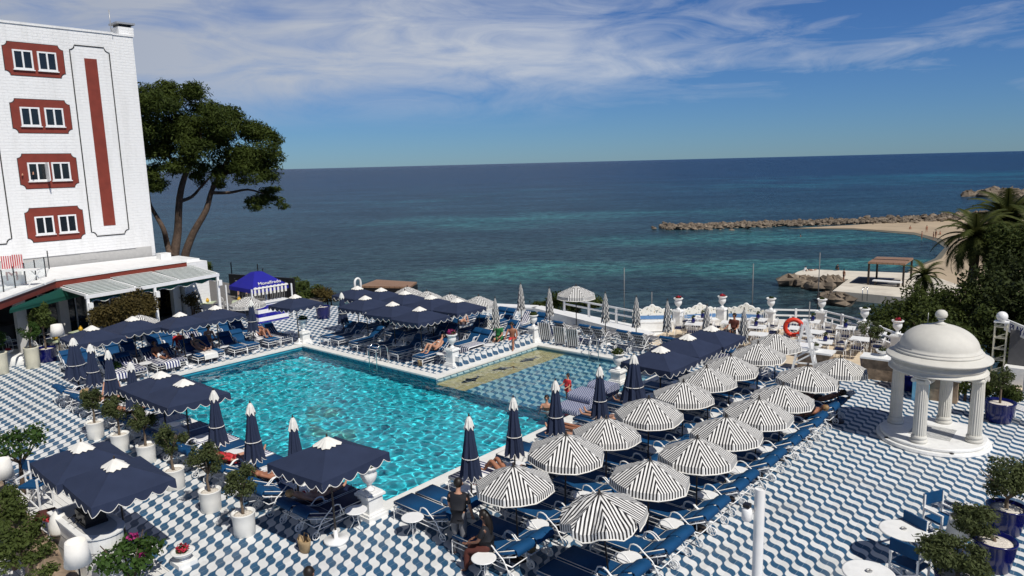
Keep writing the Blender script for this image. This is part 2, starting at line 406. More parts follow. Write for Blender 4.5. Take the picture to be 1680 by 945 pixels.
M['towel']=stripe_uv('navy_white_towel',(.015,.022,.13),(.76,.76,.76),.12,.5)
M['towel_bw']=stripe_uv('black_white_towel',(.015,.015,.02),(.76,.76,.74),.10,.5)
M['cush_stripe']=stripe_uv('navy_white_cushion',(.010,.018,.075),(.66,.66,.66),.115,.78)
M['kiosk_stripe']=stripe_uv('blue_white_boards',(.008,.010,.26),(.80,.80,.80),.44,.5,1)
M['red_stripe']=stripe_uv('red_white_cloth',(.50,.03,.04),(.80,.78,.76),.10,.5)
def checks(name,a,b,sx,sy):
    mt,n,bs=newmat(name); uv=n.new('ShaderNodeUVMap').outputs[0]; x,y,z=n.xyz(uv)
    u=n.m('FLOOR',n.m('ADD',n.m('DIVIDE',x,sx),500)); v=n.m('FLOOR',n.m('ADD',n.m('DIVIDE',y,sy),500))
    s=n.m('MODULO',n.m('ADD',u,v),2); n.put(bs.inputs['Base Color'],n.mix(s,b,a)); bs.inputs['Roughness'].default_value=.8; return mt
M['closed_bw']=checks('folded_black_white_canvas',(.02,.02,.025),(.62,.61,.58),.055,.13)
M['float_fab']=checks('blue_white_lattice_cloth',(.03,.045,.16),(.42,.44,.52),.05,.05)
M['webbing']=checks('dark_webbing',(.018,.018,.022),(.30,.30,.31),.055,.05)
def leaf_mat(name,lo,hi,sc=1.6,tr=.25):
    mt,n,bs=newmat(name); tc=n.new('ShaderNodeTexCoord').outputs['Object']
    f=n.m('ADD',n.m('MULTIPLY',n.noise(tc,sc,3),.55),n.m('MULTIPLY',n.noise(tc,sc*11,3),.45))
    n.put(bs.inputs['Base Color'],n.mix(n.mapr(f,.32,.68),lo,hi)); bs.inputs['Roughness'].default_value=.6; bs.inputs['Specular IOR Level'].default_value=.1
    out=mt.node_tree.nodes['Material Output']; tl=n.new('ShaderNodeBsdfTranslucent'); n.put(tl.inputs[0],tuple(hi)+(1,))
    mx=n.new('ShaderNodeMixShader'); mx.inputs[0].default_value=tr; n.link(bs.outputs[0],mx.inputs[1]); n.link(tl.outputs[0],mx.inputs[2]); n.link(mx.outputs[0],out.inputs[0])
    return mt
M['olive']=leaf_mat('olive_leaves',(.026,.036,.013),(.118,.142,.055),3)
M['citrus']=leaf_mat('glossy_leaves',(.015,.035,.008),(.07,.13,.03),3)
M['pine']=leaf_mat('pine_needles',(.013,.025,.005),(.080,.104,.022),.55,.25)
M['hedge']=leaf_mat('hedge_leaves',(.016,.030,.007),(.080,.100,.026),.8)
M['hedge_brown']=leaf_mat('browning_hedge_leaves',(.04,.032,.010),(.13,.10,.035),1.2)
M['shrub']=leaf_mat('shrub_leaves',(.025,.04,.010),(.10,.13,.035),1.2)
M['palm']=leaf_mat('palm_leaves',(.022,.034,.008),(.095,.105,.030),.7,.2)
M['darktree']=leaf_mat('dark_tree_leaves',(.010,.017,.005),(.050,.064,.020),.5,.15)
def leaves(rng,clumps,n,size,asp=.45,shell=.35,up=.3,mb=None,stray=.22):
    """n leaf faces spread through ellipsoid clumps [(centre, (rx,ry,rz))]"""
    mb=mb or MB(); w=[c[1][0]*c[1][1]*c[1][2] for c in clumps]; tot=sum(x**.66 for x in w)
    for (c,r),ww in zip(clumps,w):
        for _ in range(max(1,int(n*ww**.66/tot))):
            d=Vector((rng.gauss(0,1),rng.gauss(0,1),rng.gauss(0,1))).normalized(); k=(shell+(1-shell)*rng.random())**.6*(.86+stray*rng.random()**2)
            p=Vector((c[0]+d.x*r[0]*k,c[1]+d.y*r[1]*k,c[2]+d.z*r[2]*k))
            nn=(d*(.5+.5*rng.random())+Vector((rng.gauss(0,.6),rng.gauss(0,.6),rng.gauss(0,.6)+up))).normalized()
            a=nn.orthogonal().normalized(); a=(Matrix.Rotation(rng.random()*2*PI,3,nn)@a); b=nn.cross(a)
            s=size*(.6+.8*rng.random()); t=s*asp
            q=mb.vs([p-a*s*.5,p+b*t*.5-a*s*.05,p+a*s*.5,p-b*t*.5-a*s*.05]); mb.face((q,q+1,q+2,q+3))
    return mb
# ------------------------------------------------------------------ the setting
POOL=[(-30.25,11.15),(-13.95,11.15),(-13.95,26.2),(-20.9,26.2),(-20.9,19.63),(-30.25,19.63)]
SEA=-14.0
def sheet(mb,x0,y0,x1,y1,z): b=mb.vs([(x0,y0,z),(x1,y0,z),(x1,y1,z),(x0,y1,z)]); mb.face((b,b+1,b+2,b+3))
def build_ground():
    d=MB()
    # the tiled deck: everything but the pool
    pts=[(-39.5,6.2),(-15.2,6.2),(-15.2,11.15),(-30.25,11.15),(-30.25,19.63),(-20.9,19.63),(-20.9,26.2),(-13.95,26.2),(-13.95,29.3),(-17.2,29.5),(-25.3,31.7),(-31,29.6),(-36,27.5),(-39.5,26.2)]
    q=d.vs([(x,y,0) for x,y in pts]); d.face(range(q,q+len(pts)))
    sheet(d,-15.2,-6,-.9,11.15,0); sheet(d,-13.95,11.15,-.9,29.3,0); sheet(d,-8.2,29.3,-.9,30.9,0)
    sheet(d,-39.5,-6,-22.6,6.2,0)
    struct('pool_deck',d,M['tile'])
    w=MB(); sheet(w,-22.6,-6,-15.2,6.2,0); struct('boarded_deck',w,M['planks'])
    t=MB(); pts=[(-17.2,29.5),(-13.95,29.3),(-8.2,29.3),(-8.2,30.9),(-.9,30.9),(6,30.9),(6,32.6),(-5.0,32.2),(-7.0,33.8),(-8.9,35.65),(-11.3,36.95),(-13.5,35.95),(-15.8,35.1),(-17.5,33.4)]
    t.prism(pts,-.8,0); struct('sandy_terrace',t,M['sand_floor'])
    g=MB(); sheet(g,-.9,-6,6,30.9,0); struct('path',g,M['sand_floor'])
    r=MB(); sheet(r,-62,-6,-39.5,28,0); struct('restaurant_floor',r,M['floor_in'])
    # ground that carries the deck, and the shore
    e=MB(); e.box((-30.5,11.65,-3.1),(63,35.1,2)); sheet(e,6,-6,46,34,-.35); sheet(e,-75,-6,-62,28,-.3); struct('ground',e,M['earth'])
    # cliff down to the sea
    c=MB(); top=[(-75,22),(-62,27.9),(-40,26.6),(-36,27.7),(-31,29.9),(-25.3,32.0),(-17.6,29.7),(-17.8,33.6),(-15.9,35.4),(-13.5,36.2),(-11.3,37.3),(-8.7,35.9),(-6.8,34.0),(-4.8,32.4),(6,32.8),(25,32),(45,20)]
    off=[(-8,14),(-4,15),(-1,15),(0,14),(0,14),(-1,13),(-3,13),(-5,11),(-6,11),(-4,12),(0,13),(4,13),(8,13),(12,15),(16,24),(22,36),(20,20)]
    rng=random.Random(4); N=len(top); L=7; base=[]
    for k in range(L+1):
        f=k/L
        base.append(c.vs([(x+ox*f+rng.uniform(-.5,.5)*(0<k),y+oy*f+rng.uniform(-.5,.5)*(0<k),-.12-(14.8)*f**1.25+rng.uniform(-.4,.4)*(0<k<L)) for (x,y),(ox,oy) in zip(top,off)]))
    for A,B in zip(base,base[1:]):
        for i in range(N-1): c.face((A+i,A+i+1,B+i+1,B+i))
    struct('cliff',c,M['rock'])
build_ground()
def sea_mat():
    mt,n,bs=newmat('sea_water'); pos=n.new('ShaderNodeNewGeometry').outputs['Position']; x,y,z=n.xyz(pos)
    r=n.m('SQRT',n.m('ADD',n.m('MULTIPLY',x,x),n.m('MULTIPLY',y,y)))
    lr=n.m('LOGARITHM',r,10)
    base=n.ramp(n.mapr(lr,1.85,3.7),[(0,(.032,.058,.068)),(.22,(.022,.052,.068)),(.42,(.011,.040,.076)),(.62,(.006,.028,.078)),(1,(.004,.020,.062))])
    # pale sandy patches of the sea bed
    # coordinates stretched across the view so patches lie flat as seen on the water
    fx,fy=math.sin(T),math.cos(T); fw=n.m('ADD',n.m('MULTIPLY',x,-.649),n.m('MULTIPLY',y,.760)); rg=n.m('ADD',n.m('MULTIPLY',x,.760),n.m('MULTIPLY',y,.649))
    v=n.comb(n.m('MULTIPLY',rg,.017),n.m('MULTIPLY',fw,.013),0)
    pn=n.noise(v,1.0,5,.6,.4)
    def blob(px,py,rx,ry,amp):
        p=P(px,py,SEA); prg=p.x*.760+p.y*.649; pfw=-p.x*.649+p.y*.760
        q=n.m('ADD',n.m('POWER',n.m('DIVIDE',n.m('SUBTRACT',rg,prg),rx),2.0),n.m('POWER',n.m('DIVIDE',n.m('SUBTRACT',fw,pfw),ry),2.0))
        return n.m('MULTIPLY',n.m('POWER',2.718,n.m('MULTIPLY',q,-1.0)),amp)
    acc=None
    for b in ((915,440,20,13,.85),(770,368,46,34,.42),(985,352,60,34,.5),(860,455,14,9,.5),(1310,390,46,16,.75),(1200,440,22,16,.42),(1130,390,30,22,.42),(560,352,50,40,.20),(1400,432,22,9,.55),(1660,285,260,120,.55),(1480,300,300,110,.30),(1290,455,12,9,.3),(1470,392,16,8,.75),(1340,437,30,8,.55),(1370,412,40,9,-.7),(700,330,70,60,.2)):
        o=blob(*b); acc=o if acc is None else n.m('ADD',acc,o)
    sel=n.mapr(n.m('ADD',acc,n.m('MULTIPLY',n.m('SUBTRACT',pn,.5),1.5)),.16,.66)
    v3=n.comb(n.m('MULTIPLY',rg,.028),n.m('MULTIPLY',fw,.045),7); dk=n.mapr(n.noise(v3,1.0,5,.62,.8),.52,.66)
    teal=n.ramp(n.mapr(lr,1.85,2.9),[(0,(.030,.105,.100)),(.45,(.030,.125,.135)),(1,(.010,.085,.14))])
    c=n.mix(n.m('MULTIPLY',sel,n.m('SUBTRACT',1,n.m('MULTIPLY',dk,.62))),base,teal)
    # light and dark of the waves put into the water colour as streaks
    v4=n.comb(n.m('MULTIPLY',rg,.010),n.m('MULTIPLY',fw,.024),11); st=n.noise(v4,1.0,15,.80)
    v5=n.comb(n.m('MULTIPLY',rg,.30),n.m('MULTIPLY',fw,.42),4); st2=n.noise(v5,1.0,7,.72,.3)
    k=n.m('ADD',n.m('MULTIPLY',st,.55),n.m('MULTIPLY',st2,.45))
    c=n.mix(n.mapr(st,.43,.57,0,1),n.mix(1.0,c,(.62,.66,.72),'MULTIPLY'),n.mix(1.0,c,(1.38,1.32,1.25),'MULTIPLY'))
    c=n.mix(n.mapr(st2,.40,.60,0,1),n.mix(1.0,c,(.38,.44,.50),'MULTIPLY'),n.mix(1.0,c,(1.75,1.62,1.5),'MULTIPLY'))
    n.put(bs.inputs['Base Color'],c); bs.inputs['Roughness'].default_value=.25; bs.inputs['IOR'].default_value=1.33; bs.inputs['Specular IOR Level'].default_value=.09
    b=n.new('ShaderNodeBump'); b.inputs['Strength'].default_value=1.0; b.inputs['Distance'].default_value=1.5
    vw=n.comb(n.m('MULTIPLY',rg,.55),n.m('MULTIPLY',fw,.9),0); vw2=n.comb(n.m('MULTIPLY',rg,.12),n.m('MULTIPLY',fw,.2),5)
    hgt=n.m('ADD',n.noise(vw,1.1,5,.6,.3),n.m('MULTIPLY',n.noise(vw2,1.0,4,.6,.5),2.4)); n.link(hgt,b.inputs['Height']); n.link(b.outputs[0],bs.inputs['Normal'])
    return mt
s=MB(); sheet(s,-45000,-20000,45000,50000,SEA); struct('sea',s,sea_mat())
# ------------------------------------------------------------------ the pool
WL=-.13
def pool_floor_mat():
    mt,n,bs=newmat('pool_mosaic'); pos=n.new('ShaderNodeNewGeometry').outputs['Position']; x,y,z=n.xyz(pos)
    f=n.noise(pos,1.1,3); c=n.mix(n.mapr(f,.3,.7),(.035,.68,.82),(.065,.79,.91))
    br=n.new('ShaderNodeTexBrick'); br.inputs['Scale'].default_value=1; br.offset=0
    for k,v in (('Brick Width',.1),('Row Height',.1),('Mortar Size',.006)): br.inputs[k].default_value=v
    br.inputs['Color1'].default_value=(1,1,1,1); br.inputs['Color2'].default_value=(.86,.86,.86,1); br.inputs['Mortar'].default_value=(.8,.8,.8,1); n.link(pos,br.inputs['Vector'])
    c=n.mix(1.0,c,br.outputs[0],'MULTIPLY')
    # olive figure laid into the floor, made of long blotches
    u=n.m('SUBTRACT',x,-20.6); v=n.m('SUBTRACT',y,14.3); a=R(-28); ru=n.m('ADD',n.m('MULTIPLY',u,math.cos(a)),n.m('MULTIPLY',v,math.sin(a))); rv=n.m('SUBTRACT',n.m('MULTIPLY',v,math.cos(a)),n.m('MULTIPLY',u,math.sin(a)))
    q=n.m('ADD',n.m('POWER',n.m('DIVIDE',ru,3.6),2.0),n.m('POWER',n.m('DIVIDE',rv,.85),2.0))
    bl=n.m('MULTIPLY',n.mapr(q,.7,1.2,1,0),n.mapr(n.noise(pos,1.3,4,.6,.6),.44,.56))
    c=n.mix(n.m('MULTIPLY',bl,.55),c,(.16,.26,.10))
    n.put(bs.inputs['Base Color'],c); bs.inputs['Roughness'].default_value=.5; return mt
def shallow_mat():
    return tile_mat('shallow_tiles',white=(.42,.72,.80),blue=(.02,.19,.34),per=.46)
def strip_mat():
    mt,n,bs=newmat('yellow_stone'); pos=n.new('ShaderNodeNewGeometry').outputs['Position']
    f=n.noise(pos,5,6,.7); n.put(bs.inputs['Base Color'],n.mix(n.mapr(f,.3,.7),(.50,.40,.17),(.70,.60,.33))); bs.inputs['Roughness'].default_value=.7; return mt
def build_pool():
    D=-1.55; DS=-.42
    f=MB()
    sheet(f,-30.25,11.15,-13.95,19.63,D)
    fl=struct('pool_floor',f,pool_floor_mat())
    w=MB()
    pts=[(-30.25,19.63),(-30.25,11.15),(-13.95,11.15),(-13.95,19.63)]
    for (a,b) in zip(pts,pts[1:]):
        i=w.vs([(a[0],a[1],D),(b[0],b[1],D),(b[0],b[1],.0),(a[0],a[1],.0)]); w.face((i+3,i+2,i+1,i))
    i=w.vs([(-30.25,19.63,D),(-20.9,19.63,D),(-20.9,19.63,0),(-30.25,19.63,0)]); w.face((i,i+1,i+2,i+3))
    i=w.vs([(-20.9,19.63,D),(-13.95,19.63,D),(-13.95,19.63,DS),(-20.9,19.63,DS)]); w.face((i,i+1,i+2,i+3))
    # wall tiles run the same way on walls of either direction
    wm=tile_mat('pool_wall_tiles',white=(.03,.30,.42),blue=(.008,.075,.17),axes='xz')
    wall=struct('pool_wall',w,wm)
    s=MB(); sheet(s,-19.35,19.63,-13.95,26.2,DS); sh=struct('shallow_floor',s,shallow_mat())
    s=MB(); sheet(s,-20.9,19.63,-19.35,26.2,DS+.02); i=s.vs([(-19.35,19.63,DS),(-19.35,26.2,DS),(-19.35,26.2,DS+.02),(-19.35,19.63,DS+.02)]); s.face((i,i+1,i+2,i+3)); st=struct('shallow_ledge',s,strip_mat())
    s=MB()
    for a,b in (((-20.9,26.2),(-20.9,19.63)),((-13.95,26.2),(-20.9,26.2)),((-13.95,19.63),(-13.95,26.2))):
        i=s.vs([(a[0],a[1],DS),(b[0],b[1],DS),(b[0],b[1],0),(a[0],a[1],0)]); s.face((i,i+1,i+2,i+3))
    sw=struct('shallow_wall',s,tile_mat('shallow_wall_tiles',white=(.45,.66,.72),blue=(.05,.2,.33),axes='yz'))
    # fish figures of grey mosaic laid in the ledge
    fm=mat('grey_mosaic',(.30,.32,.28),.6,var=.3,vscale=20)
    for j,(yy,rr) in enumerate(((20.9,.2),(22.9,-.25),(24.7,.1))):
        b=MB(); out=[(-.62,0),(-.45,.12),(-.2,.17),(.0,.30),(.05,.15),(.35,.06),(.55,.22),(.52,.02),(.62,-.16),(.35,-.05),(.1,-.13),(-.05,-.28),(-.18,-.14),(-.45,-.10)]
        b.prism([(x,y) for x,y in out],0,.006)
        o=struct('fish_mosaic',b,fm); o.location=(-20.15,yy,DS+.021); o.rotation_euler=(0,0,R(78)+rr)
    # steps by the ladder of the shallow pool
    s=MB(); s.box((-15.3,25.75,-.3),(2.0,.84,.2)); struct('pool_step',s,M['coping'])
    # water: a real rippled surface, refracting
    mt,n,bs=newmat('pool_water'); bs.inputs['Base Color'].default_value=(.86,.98,1,1); bs.inputs['Roughness'].default_value=0; bs.inputs['IOR'].default_value=1.33
    bs.inputs['Transmission Weight'].default_value=1
    wt=MB(); rng=random.Random(9)
    waves=[]
    for _ in range(30):
        lam=rng.choice((rng.uniform(.2,.5),rng.uniform(.3,1.25))); an=rng.uniform(0,2*PI) if lam<.6 else rng.gauss(R(120),.8)
        waves.append((2*PI/lam*math.cos(an),2*PI/lam*math.sin(an),rng.uniform(0,2*PI),(.0052*lam**1.15)*.78))
    def h(x,y): return sum(A*math.sin(kx*x+ky*y+ph) for kx,ky,ph,A in waves)
    st_=.052
    def grid(x0,y0,x1,y1):
        nx=int((x1-x0)/st_);ny=int((y1-y0)/st_); b=len(wt.v)
        for j in range(ny+1):
            y=y0+(y1-y0)*j/ny
            for i in range(nx+1):
                x=x0+(x1-x0)*i/nx; wt.v.append((x,y,WL+h(x,y)))
        for j in range(ny):
            for i in range(nx): a=b+j*(nx+1)+i; wt.face((a,a+1,a+nx+2,a+nx+1),True)
    grid(-30.25,11.15,-13.95,19.63); grid(-20.9,19.63,-13.95,26.2)
    water=struct('pool_water',wt,mt)
    try:
        sd.cycles.is_caustics_light=True; water.cycles.is_caustics_caster=True
        for o in (fl,wall,sh,st,sw): o.cycles.is_caustics_receiver=True
    except Exception as e: print('caustics',e)
    # coping
    c=MB(); W_=.36; zt=.045
    for (x0,y0,x1,y1) in ((-30.61,10.79,-13.59,11.19),(-30.61,11.19,-30.21,19.59),(-13.99,11.19,-13.59,26.56),(-30.61,19.59,-20.86,19.99),(-21.26,19.99,-20.86,26.16),(-21.26,26.16,-13.99,26.56)):
        c.box(((x0+x1)/2,(y0+y1)/2,zt/2-.008),(x1-x0,y1-y0,zt+.016))
    struct('pool_coping',c,M['coping'])
build_pool()
def build_kerb():
    # raised tiled kerb beside the shallow pool
    b=MB(); b.box((-21.47,23.85,.21),(.36,5.0,.42)); o=single('low_wall',b,M['tile_v'],'low tiled kerb wall with wavy blue and white tiles beside the shallow pool','wall')
    b=MB(); b.box((-21.47,23.85,.44),(.40,5.0,.04)); obj('coping',b,M['tile'],o)
build_kerb()
def ladder(loc,rz,label):
    t=thing('pool_ladder',label,'ladder',loc,rz,'pool ladders')
    for s in(-.25,.25):
        b=MB(); pts=[(s,-.35,0)]+[(s,-.35+.35*(1-math.cos(a))*.9,.55+.28*math.sin(a)) for a in [PI*i/8 for i in range(9)]]+[(s,.28,-.9)]
        b.tube(pts,.021,7); obj('rail',b,M['steel'],t)
    for z in(-.3,-.6): b=MB(); b.box((0,.28,z),(.5,.07,.03)); obj('step',b,M['steel'],t)
p=P(608,600); ladder((p.x-.0,19.75,0.04),PI,'steel pool ladder on the far side of the deep pool')
p=P(975,585); ladder((p.x,26.35,.04),PI,'steel handrail ladder at the far side of the shallow pool')
# ------------------------------------------------------------------ shore
def poly_sheet(mb,pts): b=mb.vs(pts); mb.face(range(b,b+len(pts)))
def build_shore():
    z=SEA+.12
    s=MB(); pts=[P(x,y,z) for x,y in ((1310,374),(1400,374.5),(1500,381.5),(1545,392),(1558,405),(1545,424),(1500,440),(1440,480),(1500,500),(2100,520),(3200,560),(3200,300),(1900,330),(1600,352),(1500,362),(1400,369))]
    poly_sheet(s,pts); struct('beach',s,M['sand'])
    # wet edge of sand just under water
    s=MB(); poly_sheet(s,[P(x,y,SEA+.05) for x,y in ((1290,375),(1400,376.5),(1500,385),(1535,395.5),(1550,406),(1534,424),(1490,442),(1560,470),(1700,440),(1700,360))]); struct('wet_sand',s,mat('wet_sand',(.13,.12,.09),.75,var=.2,vscale=.1,obj=False))
    rng=random.Random(5)
    def rocks(mb,n,path,wid,zr,size):
        for _ in range(n):
            k=rng.random()*(len(path)-1);i=int(k);p=path[i].lerp(path[i+1],k-i)
            q=p+Vector((rng.gauss(0,wid),rng.gauss(0,wid),rng.uniform(*zr)*(1))); r=size*rng.uniform(.45,1.25)
            mb.add(rock(rng,r),Matrix.Translation(q)@Matrix.Rotation(rng.random()*6,4,'Z'))
    def rock(rng,r):
        b=MB(); pr=[(max(1e-3,r*math.sin(PI*i/5)),-r*.62*math.cos(PI*i/5)) for i in range(6)]; b.lathe(pr,7,sm=False)
        b.v=[(x*rng.uniform(.6,1.35),y*rng.uniform(.6,1.35),zz*rng.uniform(.55,1.4)) for x,y,zz in b.v]; return b
    b=MB(); rocks(b,1800,[P(x,y,SEA) for x,y in ((1108,374.6),(1150,373.5),(1250,370),(1350,366.5),(1450,364),(1580,359))],3.0,(-.4,.8),.95)
    rocks(b,160,[P(x,y,SEA) for x,y in ((1450,364),(1600,356),(1680,350))],4.0,(0,1.2),1.3)
    single('breakwater',b,M['rock'],'long breakwater of piled brown rocks reaching out from the beach','breakwater',kind='stuff')
    b=MB(); rocks(b,60,[P(x,y,SEA) for x,y in ((1622,322),(1650,320),(1672,326),(1690,336))],5,(-.6,2.0),3.6)
    single('rock_outcrop',b,M['rock'],'low dark rocky outcrop in the sea beyond the breakwater','rocks',kind='stuff')
    b=MB(); poly_sheet(b,[P(x,y,SEA+.03) for x,y in ((1598,319),(1612,320.5),(1635,322.5),(1640,324),(1618,322.5),(1600,320.5))]); struct('surf',b,mat('foam',(.75,.78,.78),.7))
    # pier of concrete
    zt=-12.7; o=MB(); o.prism([tuple(P(x,y,zt).xy) for x,y in ((1308,446),(1322,441.5),(1520,449),(1580,470),(1530,492),(1474,487),(1366,477),(1392,458),(1300,451))][::-1],-15,zt)
    pier=single('pier',o,M['concrete'],'flat concrete bathing pier ending in piled rocks','pier')
    o=MB()
    a=[P(x,y,zt+.02) for x,y in ((1394,464.5),(1411,455),(1478,459),(1474,468))]
    o.extrude(a,(0,0,.02)); obj('dark_mat',o,mat('dark_pier_mat',(.06,.06,.06),.8,var=.4,vscale=.8),pier)
    o=MB()
    for x in(1415,1423):
        p=P(x,483,zt); o.tube([p+Vector((0,0,-1)),p+Vector((0,0,1.1))],.05,6)
    q0=P(1415,483,zt);q1=P(1423,483,zt); o.tube([q0+Vector((0,0,1.1)),q1+Vector((0,0,1.1))],.05,6); obj('ladder_rail',o,M['steel'],pier)
    k=0
    for i,(x,y,r) in enumerate(((1292,462,2.2),(1304,459,1.9),(1314,464,1.6),(1322,461,2.1),(1334,463,1.9),(1345,465,1.8),(1357,460,1.8),(1366,464,2.2),(1374,461,1.9),(1352,469,1.6),(1340,470,1.4),(1330,468,1.4),(1284,463,1.2),(1360,470,1.6),(1371,492,2.0),(1385,494,1.9),(1350,486,1.3),(1362,487,1.6),(1356,491,1.4))):
        p=P(x,y,SEA+.7); single('boulder',rock(rng,r*.85),M['rock'],'brown boulder, %s of the %s'%(ORD[k] if i<14 else ORD[i-14]+' from the left',"pile along the pier's water edge from its seaward end" if i<14 else "small heap under the pier's near corner"),'boulder','boulders piled along the pier',p,rng.random()*6); k+=1
    # sun shelter on the pier
    t=thing('sun_shelter','brown slatted sun shelter on four dark posts on the pier','shelter',P(1455,462,zt))
    lp=Vector(t.location); z1=3.5
    c=[P(1424,467,zt),P(1438,457,zt),P(1494,459.5,zt),P(1481,470,zt)]
    for q in c: b=MB(); b.box((q-lp)+Vector((0,0,z1/2)),(.28,.28,z1)); obj('post',b,M['pole'],t)
    b=MB(); cc=[q-lp for q in c]; ctr=sum(cc,Vector())/4; cc=[ctr+(q-ctr)*1.06+Vector((0,0,z1)) for q in cc]; b.extrude(cc[::-1],(0,0,.3)); obj('roof',b,M['brown_planks'],t)
    m_=[(cc[0]+cc[3])/2]; b=MB(); b.bar((cc[0]+cc[1])/2+Vector((0,0,.33)),(cc[2]+cc[3])/2+Vector((0,0,.33)),.3,.1); obj('ridge_bar',b,M['pole'],t)
    t=thing('bench','low white bathing bench under the sun shelter on the pier','bench',P(1455,469,zt))
    b=MB(); b.box((0,0,.75),(4.2,1.2,.16)); obj('seat',b,M['white'],t)
    for s in(-1.7,1.7): b=MB(); b.box((s,0,.34),(.25,1,.68)); obj('leg',b,M['pole'],t)
    # brown flat roof just beyond the pool deck
    z1=.55; q=[P(x,y,z1) for x,y in ((590,469),(618,458.5),(684,462.5),(672,470.5))]
    t=thing('flat_roof_shelter','flat brown boarded shelter roof below the far deck edge','shelter',(q[0]+q[2])/2); lp=Vector(t.location)
    b=MB(); b.extrude([v-lp for v in q][::-1],(0,0,-.12)); obj('roof',b,M['brown_planks'],t)
    b=MB(); b.extrude([(v-lp)+Vector((0,0,-.16)) for v in [q[0].lerp((q[0]+q[2])/2,-.02),q[1].lerp((q[1]+q[3])/2,-.02),q[2].lerp((q[0]+q[2])/2,-.02),q[3].lerp((q[1]+q[3])/2,-.02)]][::-1],(0,0,-.3)); obj('beam',b,M['black'],t)
    for v in q: b=MB(); w=(v-lp)*.97; b.tube([w+Vector((0,0,-.4)),w+Vector((0,0,-4))],.09,6); obj('post',b,M['pole'],t)
build_shore()
